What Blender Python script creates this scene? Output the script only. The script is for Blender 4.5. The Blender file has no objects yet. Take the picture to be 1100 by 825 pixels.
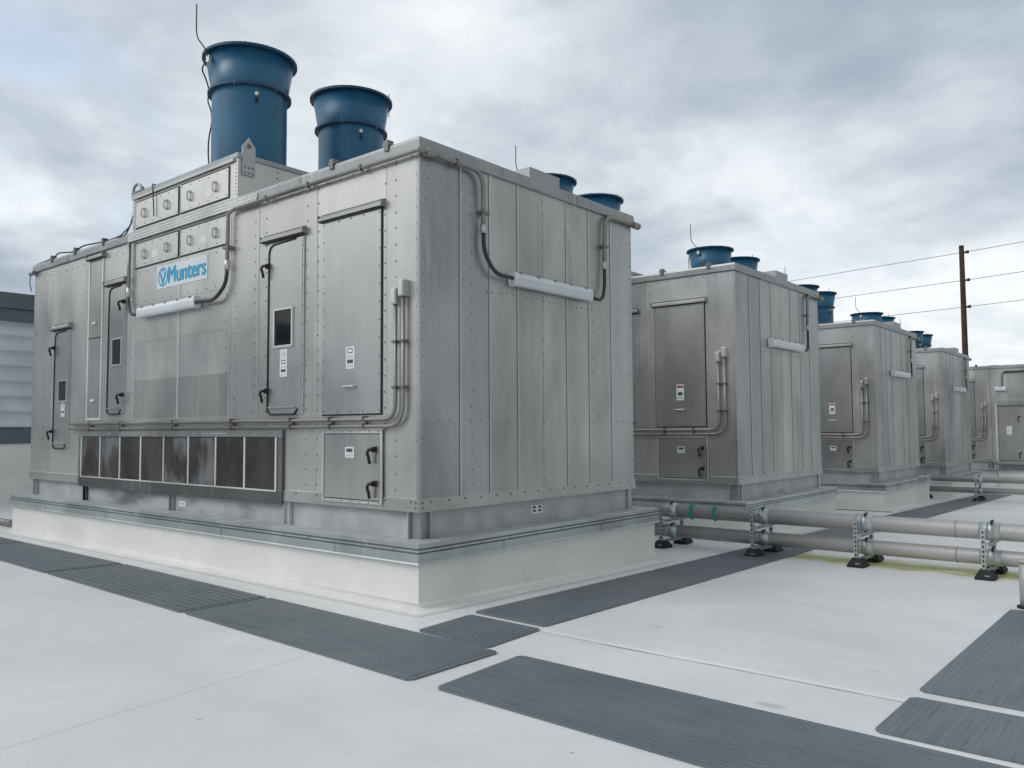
import bpy, bmesh, math, random
from mathutils import Vector, Matrix
random.seed(7)
SC = bpy.context.scene
COL = SC.collection
R = math.radians

# ------------------------------------------------------------------ materials
def new_mat(name):
    m = bpy.data.materials.new(name); m.use_nodes = True
    nt = m.node_tree; b = nt.nodes['Principled BSDF']
    return m, nt, b
def nd(nt, t, **kw):
    n = nt.nodes.new(t)
    for k, v in kw.items():
        if k in n.inputs.keys() if hasattr(n.inputs, 'keys') else False: n.inputs[k].default_value = v
        else: setattr(n, k, v)
    return n
def lk(nt, a, b): nt.links.new(a, b)
def mth(nt, op, a, b=None, c=None, clamp=False):
    n = nt.nodes.new('ShaderNodeMath'); n.operation = op; n.use_clamp = clamp
    for i, v in enumerate((a, b, c)):
        if v is None: continue
        if isinstance(v, (int, float)): n.inputs[i].default_value = v
        else: lk(nt, v, n.inputs[i])
    return n.outputs[0]
def mixc(nt, fac, a, b, mode='MIX'):
    n = nt.nodes.new('ShaderNodeMix'); n.data_type = 'RGBA'; n.blend_type = mode
    for s, v in ((n.inputs['Factor'], fac), (n.inputs['A'], a), (n.inputs['B'], b)):
        pass
    fi, ai, bi = n.inputs[0], n.inputs[6], n.inputs[7]
    for s, v in ((fi, fac), (ai, a), (bi, b)):
        if isinstance(v, (int, float)): s.default_value = v
        elif isinstance(v, (tuple, list)): s.default_value = (*v[:3], 1)
        else: lk(nt, v, s)
    return n.outputs[2]
def noise(nt, vec, scale, detail=4, rough=.55, dist=0):
    n = nt.nodes.new('ShaderNodeTexNoise'); n.inputs['Scale'].default_value = scale
    n.inputs['Detail'].default_value = detail; n.inputs['Roughness'].default_value = rough
    n.inputs['Distortion'].default_value = dist
    lk(nt, vec, n.inputs['Vector']); return n.outputs['Fac']
def smap(nt, v, a, b, c=0., d=1., smooth=True):
    n = nt.nodes.new('ShaderNodeMapRange'); n.interpolation_type = 'SMOOTHSTEP' if smooth else 'LINEAR'
    lk(nt, v, n.inputs[0])
    for i, x in zip((1, 2, 3, 4), (a, b, c, d)): n.inputs[i].default_value = x
    return n.outputs[0]
def posn(nt, sc=(1, 1, 1), off=(0, 0, 0)):
    g = nt.nodes.new('ShaderNodeNewGeometry'); m = nt.nodes.new('ShaderNodeMapping')
    m.inputs['Scale'].default_value = sc; m.inputs['Location'].default_value = off
    lk(nt, g.outputs['Position'], m.inputs['Vector']); return m.outputs['Vector']
def bump(nt, b, h, strength=.2, dist=.01):
    n = nt.nodes.new('ShaderNodeBump'); n.inputs['Strength'].default_value = strength; n.inputs['Distance'].default_value = dist
    lk(nt, h, n.inputs['Height']); lk(nt, n.outputs[0], b.inputs['Normal'])

MAT = {}
def simple(key, col, rough=.5, metal=0., var=.12, scale=4., spec=.5, bmp=0.):
    m, nt, b = new_mat(key); p = posn(nt)
    f = noise(nt, p, scale, 5); f2 = smap(nt, f, .3, .7, 1 - var, 1 + var)
    c = mixc(nt, 1., col, (1, 1, 1), 'MULTIPLY')
    n = nt.nodes.new('ShaderNodeVectorMath'); n.operation = 'SCALE'; n.inputs[0].default_value = col[:3]
    lk(nt, f2, n.inputs['Scale']); lk(nt, n.outputs[0], b.inputs['Base Color'])
    b.inputs['Roughness'].default_value = rough; b.inputs['Metallic'].default_value = metal
    b.inputs['Specular IOR Level'].default_value = spec
    if bmp: bump(nt, b, noise(nt, p, scale * 12, 3), bmp, .004)
    MAT[key] = m; return m

def metal(key, col, rough=.42, met=.8, streak=.5, oxide=.5, blotch=1., high=False, flecks=.9):
    """weathered mill-finish aluminium: broad vertical banding, cloudy oxidation, per-sheet tone"""
    m, nt, b = new_mat(key)
    ps = posn(nt, (1.7, 1.7, .2)); pf = posn(nt, (7, 7, .5)); pb = posn(nt, (1.0, 1.0, .6), (3, 1, 7)); pd = posn(nt)
    s1 = noise(nt, ps, 1., 4, .55); s2 = noise(nt, pf, 1., 4, .55); bl = noise(nt, pb, 1., 4, .55, .3); fn = noise(nt, pd, 30, 4, .7)
    at = nt.nodes.new('ShaderNodeAttribute'); at.attribute_name = 'tone'
    k = mth(nt, 'ADD', smap(nt, s1, .3, .72, -.13 * streak, .13 * streak), smap(nt, s2, .3, .7, -.035 * streak, .035 * streak))
    k = mth(nt, 'ADD', k, smap(nt, bl, .3, .7, -.13 * blotch, .12 * blotch))
    k = mth(nt, 'ADD', k, smap(nt, fn, .25, .75, -.03, .03))
    k = mth(nt, 'ADD', k, 1.0); k = mth(nt, 'MULTIPLY', k, at.outputs['Fac'])
    n = nt.nodes.new('ShaderNodeVectorMath'); n.operation = 'SCALE'; n.inputs[0].default_value = col
    lk(nt, k, n.inputs['Scale']); c = n.outputs[0]
    # pale chalky oxide: runs and flecks, most of it high up where the rain wets the sheets
    run = noise(nt, posn(nt, (4.5, 4.5, .5), (5, 2, 1)), 1., 6, .65, .6); area = noise(nt, posn(nt, (.9, .9, .5), (11, 4, 2)), 1., 3)
    fl = noise(nt, posn(nt, (6.5, 6.5, 2.2), (1, 8, 3)), 1., 7, .75, 1.2)
    fz = mth(nt, 'MULTIPLY', smap(nt, fl, .54, .66), flecks)
    if high:
        g = nt.nodes.new('ShaderNodeSeparateXYZ'); lk(nt, pd, g.inputs[0]); hi = smap(nt, g.outputs['Z'], 2.7, 3.6); fz = mth(nt, 'MULTIPLY', fz, hi)
    ox = mth(nt, 'MULTIPLY', mth(nt, 'MAXIMUM', smap(nt, run, .54, .74), fz), smap(nt, area, .40, .62))
    ox = mth(nt, 'MULTIPLY', ox, oxide, clamp=True)
    c = mixc(nt, ox, c, (.60, .61, .59)); lk(nt, c, b.inputs['Base Color'])
    lk(nt, mth(nt, 'SUBTRACT', met, mth(nt, 'MULTIPLY', ox, .5)), b.inputs['Metallic'])
    lk(nt, mth(nt, 'ADD', smap(nt, bl, .3, .7, rough - .06, rough + .08), mth(nt, 'MULTIPLY', ox, .2)), b.inputs['Roughness'])
    bump(nt, b, mth(nt, 'ADD', noise(nt, posn(nt, (1.5, 1.5, .9)), 1., 2), mth(nt, 'MULTIPLY', fn, .03)), .22, .016)
    MAT[key] = m

metal('sheet', (.60, .593, .575), rough=.32, streak=.4, met=.76, flecks=.3, blotch=.75, oxide=.4)
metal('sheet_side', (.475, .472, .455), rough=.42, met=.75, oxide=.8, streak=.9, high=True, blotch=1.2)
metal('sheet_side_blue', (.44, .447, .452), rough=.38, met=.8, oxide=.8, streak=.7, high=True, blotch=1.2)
metal('door_sheet', (.56, .555, .545), flecks=0, blotch=.45, rough=.29, met=.82, oxide=.06, streak=.35)
metal('trim', (.56, .56, .55), rough=.4, oxide=.4)
metal('cap_metal', (.36, .37, .37), rough=.45, oxide=.5)
metal('galv', (.48, .515, .52), rough=.4, met=.75, oxide=.35, streak=.2, blotch=1.4)
metal('strip', (.66, .66, .65), rough=.45, met=.5, oxide=.4)
metal('pipe_steel', (.43, .42, .41), rough=.5, met=.35, oxide=.25, streak=.0, blotch=.8)
metal('conduit', (.30, .29, .275), rough=.4, met=.8, oxide=.2)
simple('rivet', (.17, .17, .165), .45, .5)
simple('rivet_pale', (.25, .25, .245), .45, .5)
simple('black', (.014, .014, .015), .45, 0, .2)
simple('rubber', (.012, .012, .013), .7, 0, .3, 8)
simple('gasket', (.02, .02, .021), .6, 0, .2)
simple('flex', (.03, .031, .033), .4, 0, .2)
simple('white_plastic', (.74, .76, .77), .3, 0, .06, 3)
simple('diffuser', (.66, .70, .72), .22, 0, .05, 3)
simple('sticker', (.78, .79, .79), .45, 0, .04)
simple('sticker_red', (.34, .10, .09), .5)
simple('sticker_ink', (.08, .08, .085), .5)
simple('sticker_grey', (.42, .43, .44), .5)
simple('pane', (.012, .013, .016), .06, 0, .1)
simple('sign_face', (.66, .71, .74), .4, 0, .05, 2)
simple('sign_blue', (.02, .34, .56), .45, 0, .05)
simple('handle_pale', (.72, .71, .66), .4, .1)
simple('siding', (.58, .63, .67), .5, .1, .08, 1.5)
simple('siding_cap', (.12, .145, .165), .5, .1, .1)
simple('base_paint', (.455, .465, .465), .55, .15, .14, 3, bmp=.1)
simple('green_tape', (.02, .36, .27), .5)
simple('chalk', (.62, .62, .62), .8)
simple('seam_dirt', (.40, .39, .36), .8, 0, .5, 2)
simple('pole_wood', (.05, .028, .02), .9, 0, .45, 3)
simple('wire', (.05, .055, .06), .6)
simple('insulator', (.03, .03, .035), .5)
simple('earth', (.16, .16, .14), .95, 0, .4, .02)
simple('drywall', (.58, .59, .60), .7, 0, .06, .5)

def mat_paint():
    m, nt, b = new_mat('blue_paint')
    p = posn(nt); bl = noise(nt, p, 1.6, 5); sc = noise(nt, posn(nt, (3, 3, 1.2), (2, 5, 9)), 1., 5, .65, .5); st = noise(nt, posn(nt, (12, 12, .6)), 1., 4)
    c = mixc(nt, smap(nt, bl, .3, .7), (.014, .104, .20), (.023, .142, .255))
    c = mixc(nt, mth(nt, 'MULTIPLY', smap(nt, st, .55, .75), .3), c, (.08, .17, .25))
    c = mixc(nt, mth(nt, 'MULTIPLY', smap(nt, sc, .64, .76), .5), c, (.22, .30, .36))
    lk(nt, c, b.inputs['Base Color']); lk(nt, smap(nt, bl, .3, .7, .3, .45), b.inputs['Roughness'])
    MAT['blue_paint'] = m
simple('blue_shaded', (.012, .062, .115), .4, 0, .15, 3)  # stack blue darkened for collar and rim, underside shade put into the colour
mat_paint()

def mat_filter(key, wetness):
    m, nt, b = new_mat(key)
    a = noise(nt, posn(nt, (1.5, 1.5, 1.2), (2.2, 0, 0)), 1., 4, .6, .3); w = noise(nt, posn(nt, (2.1, 2.1, 1.5), (7.3, 3, 1)), 1., 3, .5, .2); v = noise(nt, posn(nt, (16, 16, .8)), 1., 3)
    c = mixc(nt, smap(nt, a, .35, .65), (.030, .026, .022), (.078, .068, .058))
    wet = mth(nt, 'MULTIPLY', smap(nt, mth(nt, 'ADD', w, mth(nt, 'MULTIPLY', mth(nt, 'SUBTRACT', v, .5), .12)), .42, .66), wetness)
    c = mixc(nt, wet, c, (.26, .265, .275)); lk(nt, c, b.inputs['Base Color'])
    lk(nt, smap(nt, w, .4, .65, .5, .3), b.inputs['Roughness']); b.inputs['Metallic'].default_value = .45
    bump(nt, b, noise(nt, posn(nt, (4, 4, 90)), 1., 2), .35, .006)
    MAT[key] = m
mat_filter('filter_mesh', .06); mat_filter('filter_wet', .85)

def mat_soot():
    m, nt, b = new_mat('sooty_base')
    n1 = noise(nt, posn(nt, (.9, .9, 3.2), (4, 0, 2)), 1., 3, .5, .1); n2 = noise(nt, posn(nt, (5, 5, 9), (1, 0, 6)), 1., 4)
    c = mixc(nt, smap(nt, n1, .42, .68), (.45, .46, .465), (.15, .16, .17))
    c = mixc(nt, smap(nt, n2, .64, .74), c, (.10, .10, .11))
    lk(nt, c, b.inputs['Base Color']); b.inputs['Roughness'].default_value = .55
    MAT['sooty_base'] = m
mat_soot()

def mat_membrane(key, col, algae=False):
    m, nt, b = new_mat(key)
    p = posn(nt); big = noise(nt, p, .55, 5, .6, .4); mid = noise(nt, p, 2.3, 6, .65); fine = noise(nt, p, 26, 4, .6)
    c = mixc(nt, smap(nt, big, .35, .68), tuple(x * .90 for x in col), col)
    c = mixc(nt, mth(nt, 'MULTIPLY', smap(nt, mid, .48, .72), .35), c, tuple(x * .80 for x in (col[0], col[1] * .985, col[2] * .95)))
    c = mixc(nt, smap(nt, fine, .3, .7), c, tuple(x * .955 for x in col), 'MIX') if False else c
    sc = noise(nt, posn(nt, (1.1, 2.2, 1), (9, 2, 0)), 1., 7, .75, 1.5)   # scuffs and shoe marks
    c = mixc(nt, mth(nt, 'MULTIPLY', smap(nt, sc, .63, .74), .34), c, (.36, .355, .35))
    wd = noise(nt, posn(nt, (.35, .9, 1), (2, 7, 0)), 1., 6, .6, .5); c = mixc(nt, mth(nt, 'MULTIPLY', smap(nt, wd, .5, .72), .30), c, tuple(x * .74 for x in (col[0], col[1] * .99, col[2] * .96)))
    ft = nt.nodes.new('ShaderNodeTexVoronoi'); ft.inputs['Scale'].default_value = .8; lk(nt, posn(nt, (1, 1.9, 1), (.3, .2, 0)), ft.inputs['Vector'])
    c = mixc(nt, mth(nt, 'MULTIPLY', mth(nt, 'MULTIPLY', smap(nt, ft.outputs['Distance'], .06, .12, 1, 0), smap(nt, mid, .42, .58)), .5), c, (.36, .355, .34))
    v = nt.nodes.new('ShaderNodeTexVoronoi'); v.inputs['Scale'].default_value = 1.7; lk(nt, p, v.inputs['Vector'])
    c = mixc(nt, mth(nt, 'MULTIPLY', smap(nt, v.outputs['Distance'], .012, .03, 1, 0), .55), c, (.25, .25, .26))
    if algae:
        g = nt.nodes.new('ShaderNodeSeparateXYZ'); lk(nt, p, g.inputs[0])
        # ponding stain under the pipes
        yv = mth(nt, 'ADD', g.outputs['Y'], mth(nt, 'MULTIPLY', mth(nt, 'SUBTRACT', noise(nt, posn(nt, (1.3, 2.2, 1), (8, 3, 0)), 1., 6, .65, .4), .5), 1.5))
        yy = mth(nt, 'MULTIPLY', smap(nt, yv, 5.35, 5.65), smap(nt, yv, 5.9, 6.5, 1, 0))
        xx = mth(nt, 'MULTIPLY', smap(nt, g.outputs['X'], 1.0, 1.5), smap(nt, g.outputs['X'], 4.6, 5.6, 1, 0))
        al = noise(nt, posn(nt, (1.6, 3.4, 1), (3, 1, 0)), 1., 6, .65, .8)
        k = mth(nt, 'MULTIPLY', mth(nt, 'MULTIPLY', xx, yy), smap(nt, al, .30, .46))
        c = mixc(nt, mth(nt, 'MULTIPLY', k, .95), c, (.50, .49, .15))
        al2 = noise(nt, posn(nt, (4, 9, 1), (7, 1, 0)), 1., 6, .7, 1.)
        c = mixc(nt, mth(nt, 'MULTIPLY', mth(nt, 'MULTIPLY', xx, yy), smap(nt, al2, .52, .66)), c, (.24, .23, .08))
    lk(nt, c, b.inputs['Base Color']); b.inputs['Specular IOR Level'].default_value = .4
    lk(nt, smap(nt, mid, .3, .7, .42, .62), b.inputs['Roughness'])
    h = mth(nt, 'ADD', mth(nt, 'MULTIPLY', noise(nt, p, 3.2, 3), .8), mth(nt, 'MULTIPLY', fine, .08)); h = mth(nt, 'ADD', h, mth(nt, 'MULTIPLY', noise(nt, p, .9, 2), 2.)); bump(nt, b, h, .3, .03)
    MAT[key] = m
mat_membrane('membrane', (.81, .81, .80), True)
mat_membrane('curb_membrane', (.86, .855, .82))

def mat_pad(key, sc):
    m, nt, b = new_mat(key)
    p = posn(nt); a = noise(nt, p, 1.2, 5); d = noise(nt, p, 7, 6, .7); f = noise(nt, p, 120, 2); ln = noise(nt, posn(nt, sc), 1., 4, .65); ln2 = noise(nt, posn(nt, tuple(q * 2.6 for q in sc), (3, 1, 0)), 1., 3)
    c = mixc(nt, smap(nt, a, .3, .7), (.128, .150, .165), (.164, .186, .20))
    c = mixc(nt, mth(nt, 'MULTIPLY', smap(nt, ln, .46, .70), .55), c, (.20, .215, .225))
    c = mixc(nt, mth(nt, 'MULTIPLY', smap(nt, ln2, .52, .68), .45), c, (.07, .08, .088))
    c = mixc(nt, mth(nt, 'MULTIPLY', smap(nt, d, .54, .75), .35), c, (.22, .225, .22))
    lk(nt, c, b.inputs['Base Color']); b.inputs['Roughness'].default_value = .5
    bump(nt, b, f, .5, .003); MAT[key] = m
mat_pad('pad_rubber', (.8, 26, 1)); mat_pad('pad_rubber_cross', (26, .8, 1))

# ------------------------------------------------------------------ mesh builder
class MB:
    def __init__(s): s.v = []; s.f = []; s.m = []; s.sm = []; s.t = []
    def face(s, ids, mat, smooth=False, tone=1.): s.f.append(ids); s.m.append(mat); s.sm.append(smooth); s.t.append(tone)
    def box(s, x0, x1, y0, y1, z0, z1, mat, tone=1.):
        b = len(s.v); s.v += [(x0, y0, z0), (x1, y0, z0), (x1, y1, z0), (x0, y1, z0), (x0, y0, z1), (x1, y0, z1), (x1, y1, z1), (x0, y1, z1)]
        for q in ((3, 2, 1, 0), (4, 5, 6, 7), (0, 1, 5, 4), (1, 2, 6, 5), (2, 3, 7, 6), (3, 0, 4, 7)): s.face([b + i for i in q], mat, False, tone)
        return s
    def prism(s, pts, d, mat, tone=1.):
        """pts: planar polygon (3D), extruded by vector d"""
        b = len(s.v); n = len(pts); d = Vector(d)
        s.v += [tuple(p) for p in pts] + [tuple(Vector(p) + d) for p in pts]
        nrm = sum(((Vector(pts[i]) - Vector(pts[0])).cross(Vector(pts[(i + 1) % n]) - Vector(pts[0])) for i in range(1, n)), Vector())
        fl = nrm.dot(d) > 0
        A = list(range(b, b + n)); B = list(range(b + n, b + 2 * n))
        s.face(A[::-1] if fl else A, mat, False, tone); s.face(B if fl else B[::-1], mat, False, tone)
        for i in range(n):
            j = (i + 1) % n; q = [A[i], A[j], B[j], B[i]]; s.face(q if fl else q[::-1], mat, False, tone)
        return s
    def tube(s, pts, r, mat, n=10, fillet=0., tone=1., cap=True, rs=None):
        pts = [Vector(p) for p in pts]
        if fillet:
            out = [pts[0]]
            for i in range(1, len(pts) - 1):
                a, b, c = pts[i - 1], pts[i], pts[i + 1]
                u = (a - b); w = (c - b); k = min(fillet, u.length * .48, w.length * .48); u.normalize(); w.normalize()
                p0 = b + u * k; p2 = b + w * k
                for t in [q / 6 for q in range(7)]: out.append(p0 * (1 - t) ** 2 + b * 2 * t * (1 - t) + p2 * t * t)
            out.append(pts[-1]); pts = out
        b = len(s.v); T = None; N = None
        for i, p in enumerate(pts):
            if i == 0: t = pts[1] - p
            elif i == len(pts) - 1: t = p - pts[i - 1]
            else: t = (pts[i + 1] - p).normalized() + (p - pts[i - 1]).normalized()
            t.normalize()
            if N is None:
                N = t.cross(Vector((0, 0, 1)) if abs(t.z) < .9 else Vector((1, 0, 0))).normalized()
            else:
                N = (N - t * N.dot(t)).normalized()
            Bn = t.cross(N); rr = rs[i] if rs else r
            for k in range(n):
                a = 2 * math.pi * k / n; s.v.append(tuple(p + N * math.cos(a) * rr + Bn * math.sin(a) * rr))
        for i in range(len(pts) - 1):
            for k in range(n):
                l = (k + 1) % n; s.face([b + i * n + k, b + i * n + l, b + (i + 1) * n + l, b + (i + 1) * n + k], mat, True, tone)
        if cap:
            s.face([b + k for k in range(n)][::-1], mat, False, tone); e = b + (len(pts) - 1) * n; s.face([e + k for k in range(n)], mat, False, tone)
        return s
    def lathe(s, c, prof, mat, n=56, smooth=True):
        b = len(s.v)
        for r, z in prof:
            for k in range(n):
                a = 2 * math.pi * k / n; s.v.append((c[0] + r * math.cos(a), c[1] + r * math.sin(a), z))
        for i in range(len(prof) - 1):
            for k in range(n):
                l = (k + 1) % n; s.face([b + i * n + k, b + i * n + l, b + (i + 1) * n + l, b + (i + 1) * n + k], mat, smooth)
        return s
    def ring(s, rect, prof, mat, g=None, tone=1.):
        """loft a profile (outset, z) round a rectangle; g(x,y) adds ground height"""
        x0, x1, y0, y1 = rect; b = len(s.v)
        for o, z in prof:
            for x, y in ((x0 - o, y0 - o), (x1 + o, y0 - o), (x1 + o, y1 + o), (x0 - o, y1 + o)):
                s.v.append((x, y, z + (g(x, y) if g else 0)))
        for i in range(len(prof) - 1):
            for k in range(4):
                l = (k + 1) % 4; s.face([b + i * 4 + k, b + i * 4 + l, b + (i + 1) * 4 + l, b + (i + 1) * 4 + k][::-1], mat, False, tone)
        return s
    def rivet(s, p, ax, r=.011, h=.006, mat='rivet'):
        """low dome; ax: outward axis 'y' (front, -y) or 'x' (side, +x)"""
        b = len(s.v); n = 6; d = Vector((0, -1, 0)) if ax == 'y' else Vector((1, 0, 0)); u = Vector((1, 0, 0)) if ax == 'y' else Vector((0, 1, 0)); w = Vector((0, 0, 1))
        for rr, hh in ((r, 0.), (r * .6, h)):
            for k in range(n):
                a = 2 * math.pi * k / n; s.v.append(tuple(Vector(p) + u * rr * math.cos(a) + w * rr * math.sin(a) + d * hh))
        for k in range(n):
            l = (k + 1) % n; s.face([b + k, b + l, b + n + l, b + n + k], mat)
        s.face([b + n + k for k in range(n)], mat); return s
    def build(s, name, parent=None, bevel=0., label=None):
        me = bpy.data.meshes.new(name); me.from_pydata(s.v, [], s.f); me.update()
        keys = []
        for k in s.m:
            if k not in keys: keys.append(k)
        for k in keys: me.materials.append(MAT[k])
        me.polygons.foreach_set('material_index', [keys.index(k) for k in s.m])
        me.polygons.foreach_set('use_smooth', s.sm)
        at = me.attributes.new('tone', 'FLOAT', 'FACE'); at.data.foreach_set('value', s.t)
        o = bpy.data.objects.new(name, me); COL.objects.link(o)
        if parent: o.parent = parent
        if bevel:
            md = o.modifiers.new('edge', 'BEVEL'); md.width = bevel; md.segments = 2; md.limit_method = 'ANGLE'; md.angle_limit = R(40)
        if label: o['label'] = label
        return o
def tag(o, label=None, cat=None, group=None, kind=None):
    if label: o['label'] = label
    if cat: o['category'] = cat
    if group: o['group'] = group
    if kind: o['kind'] = kind
    return o
def empty(name, loc=(0, 0, 0)):
    o = bpy.data.objects.new(name, None); o.location = loc; o.empty_display_size = .2; COL.objects.link(o); return o
def copy_tree(o, parent=None):
    c = o.copy(); COL.objects.link(c); c.parent = parent
    for ch in list(o.children): copy_tree(ch, c)
    return c

def G(x, y): return .0025 * x - .0218 * y          # the roof drains away from the camera

# ------------------------------------------------------------------ unit dimensions (local to each unit's near corner)
L, D, B, H, ZC = 9.49, 3.90, .86, 4.50, 4.385      # length, depth, skirt bottom, cap top, cap bottom
ST = .98                                            # skirt top

def drip_cap(root, x0, x1, z):
    m = MB()
    m.prism([(x0, -.002, z + .05), (x0, -.03, z + .05), (x0, -.062, z + .018), (x0, -.062, z - .012), (x0, -.057, z - .012), (x0, -.057, z + .01), (x0, -.03, z + .036), (x0, -.002, z + .036)], (x1 - x0, 0, 0), 'trim', .8)
    m.box(x0 - .010, x0 - .001, -.066, -.002, z - .02, z + .052, 'trim', .6); m.box(x1 + .001, x1 + .010, -.066, -.002, z - .02, z + .052, 'trim', .6)
    m.box(x0 + .01, x1 - .01, -.05, -.004, z - .03, z + .009, 'gasket')  # dark strip under the lip, the cap's shadow put in as colour
    m.box(x0, x1, -.012, -.005, z + .051, z + .066, 'gasket')
    return m.build('drip_cap', root)

def latch(parent, x, zt, zb, d=-.03):
    m = MB()
    m.box(x - .03, x + .028, d - .035, d + .01, zt - .05, zt + .02, 'black')
    m.tube([(x + .02, d - .04, zt - .012), (x - .035, d - .06, zt - .012), (x - .045, d - .055, zt - .06), (x - .045, d - .05, (zt + zb) / 2), (x - .022, d - .04, zb)], .018, 'black', 10, .035)
    return m.build('latch', parent, .004)

def latch(parent, x, zt, zb, d=-.03):
    m = MB(); s = .05
    m.box(x - .022, x + .022, d - .03, d + .01, zt - .045, zt + .012, 'black')
    m.tube([(x, d - .03, zt - .018), (x - .03, d - .065, zt - .016), (x - .052, d - .062, zt - .06), (x - .05, d - .05, (zt + zb) / 2), (x - .038, d - .04, zb)], .016, 'black', 8, .02)
    return m.build('latch', parent)

def sticker(parent, x0, x1, z0, z1, style, d):
    m = MB(); w = x1 - x0; h = z1 - z0
    m.box(x0, x1, d - .003, d, z0, z1, 'sticker'); e = d - .003
    if style == 'warn':      # red header, symbol and text bars
        m.box(x0 + .06 * w, x1 - .06 * w, e - .001, e, z1 - .22 * h, z1 - .07 * h, 'sticker_red')
        m.box(x0 + .2 * w, x1 - .2 * w, e - .001, e, z0 + .3 * h, z0 + .52 * h, 'sticker_ink')
        m.box(x0 + .1 * w, x1 - .1 * w, e - .001, e, z0 + .12 * h, z0 + .2 * h, 'sticker_grey')
    elif style == 'sym':
        a, b_, c, d_ = x0 + .2 * w, x1 - .2 * w, z0 + .4 * h, z1 - .14 * h; t = .07 * w
        m.box(a, b_, e - .001, e, d_ - t, d_, 'sticker_ink'); m.box(a, b_, e - .001, e, c, c + t, 'sticker_ink')
        m.box(a, a + t, e - .001, e, c + t, d_ - t, 'sticker_ink'); m.box(b_ - t, b_, e - .001, e, c + t, d_ - t, 'sticker_ink')
        m.box(x0 + .12 * w, x1 - .12 * w, e - .001, e, z0 + .12 * h, z0 + .18 * h, 'sticker_grey')
    elif style == 'ink':
        m.box(x0 + .15 * w, x1 - .15 * w, e - .001, e, z0 + .52 * h, z1 - .14 * h, 'sticker_ink')
        m.box(x0 + .12 * w, x1 - .12 * w, e - .001, e, z0 + .14 * h, z0 + .2 * h, 'sticker_grey'); m.box(x0 + .12 * w, x1 - .12 * w, e - .001, e, z0 + .3 * h, z0 + .36 * h, 'sticker_grey')
    else:
        for q in (.2, .36, .52, .68): m.box(x0 + .12 * w, x1 - .14 * w, e - .001, e, z0 + q * h, z0 + (q + .07) * h, 'sticker_grey')
    return m.build('sticker', parent)

def riv_col(m, x, z0, z1, step=.155):
    n = max(1, int((z1 - z0) / step))
    for i in range(n + 1):
        z = z0 + (z1 - z0) * i / n
        m.rivet((x + random.uniform(-.004, .004), -.0045, z + random.uniform(-.006, .006)), 'y', .0105, .006, random.choice(('rivet', 'rivet', 'rivet_pale')))
def riv_row(m, x0, x1, z, step=.17, d=-.0045):
    n = max(1, int((x1 - x0) / step))
    for i in range(n + 1): m.rivet((x0 + (x1 - x0) * i / n, d, z + random.uniform(-.004, .004)), 'y')

def make_casing(root, full):
    rnd = random.Random(3)
    m = MB()
    m.box(-L, 0, 0, D, B + .02, ZC + .05, 'sheet', .9)
    # front sheets: (x0, x1, [z breaks], tones)
    e = .004; gap = .0035
    zt = ZC - .004
    cols = [(-L, -8.74, None), (-8.74, -7.42, None), (-7.42, -6.74, None), (-6.74, -5.93, None), (-5.93, -5.80, None),
            (-3.37, -2.74, None), (-2.74, -1.62, None), (-1.62, -.47, None), (-.47, 0, None)]
    for i, (a, b, _) in enumerate(cols):
        m.box(a + gap, b - gap, -e, 0, ST + .004, zt, 'sheet', rnd.uniform(.93, 1.07))
    for a, b in ((-5.80, -4.58), (-4.58, -3.37)):
        zs = [ST + .004, 1.83, 2.355, 2.90, 3.42, 3.955, zt]; tn = [.95, .70, .93, .97, .98, 1.0]
        for k in range(6): m.box(a + gap, b - gap, -e, 0, zs[k] + .003, zs[k + 1] - .003, 'sheet', tn[k] * rnd.uniform(.97, 1.03))
    m.box(-4.60, -4.555, -e - .006, -e, 1.80, 3.585, 'trim', 1.2)
    for x in (-3.345, -2.735, -1.615): m.box(x - .016, x + .016, -e - .004, -e, ST + .01, zt, 'trim', 1.05)
    for x in (-.03, -.33, -.49, -1.58, -1.78, -2.57, -2.80, -3.22, -3.42, -5.87, -7.46, -8.7, -8.98, -9.42): riv_col(m, x, 1.06, 4.3)
    for a, b, z in ((-3.2, -.1, 4.33), (-9.3, -6, 4.25), (-5.7, -3.45, 3.90), (-5.7, -3.45, 3.46)): riv_row(m, a, b, z, .22)
    # side sheets
    ys = [0, .55, 1.02, 1.49, 1.95, 2.41, 2.88, 3.38, D]; tn = [.90, .94, .98, 1.0, 1.05, 1.02, .97, .98]
    for k in range(8):
        z2 = 1.74
        for za, zb in ((ST + .004, z2), (z2, zt)):
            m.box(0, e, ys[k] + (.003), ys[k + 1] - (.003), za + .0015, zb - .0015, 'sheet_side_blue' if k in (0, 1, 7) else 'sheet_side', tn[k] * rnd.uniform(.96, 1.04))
    for y in (.565, 1.02, 1.49, 2.41, 2.88, 3.38): m.box(e, e + .006, y - .008, y + .020, ST + .006, zt, 'strip', .80); m.box(e, e + .0035, y - .0115, y - .008, ST + .006, zt, 'rivet')
    for y in (.035, .74, 1.955, 2.965, 3.86):
        n = 21
        for i in range(n): m.rivet((e, y + random.uniform(-.006, .006), 1.08 + (4.28 - 1.08) * i / (n - 1)), 'x', .0105, .005, random.choice(('rivet', 'rivet_pale', 'rivet_pale')))
    for i in range(25): m.rivet((e, .1 + 3.7 * i / 24, 1.74), 'x', .009, .005, 'rivet_pale')
    for i in range(17): m.rivet((e, 1.2 + 1.75 * i / 16, 3.12 + random.uniform(-.01, .01)), 'x', .010, .005)
    for y, z in ((.62, 3.18), (.98, 3.1), (1.06, 3.1), (.12, 4.12), (.12, 4.25), (.09, 3.9)): m.rivet((e, y, z), 'x')
    m.box(-.03, .009, -.009, .03, ST + .004, zt, 'trim', .8)
    return m.build('casing', root)

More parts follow.
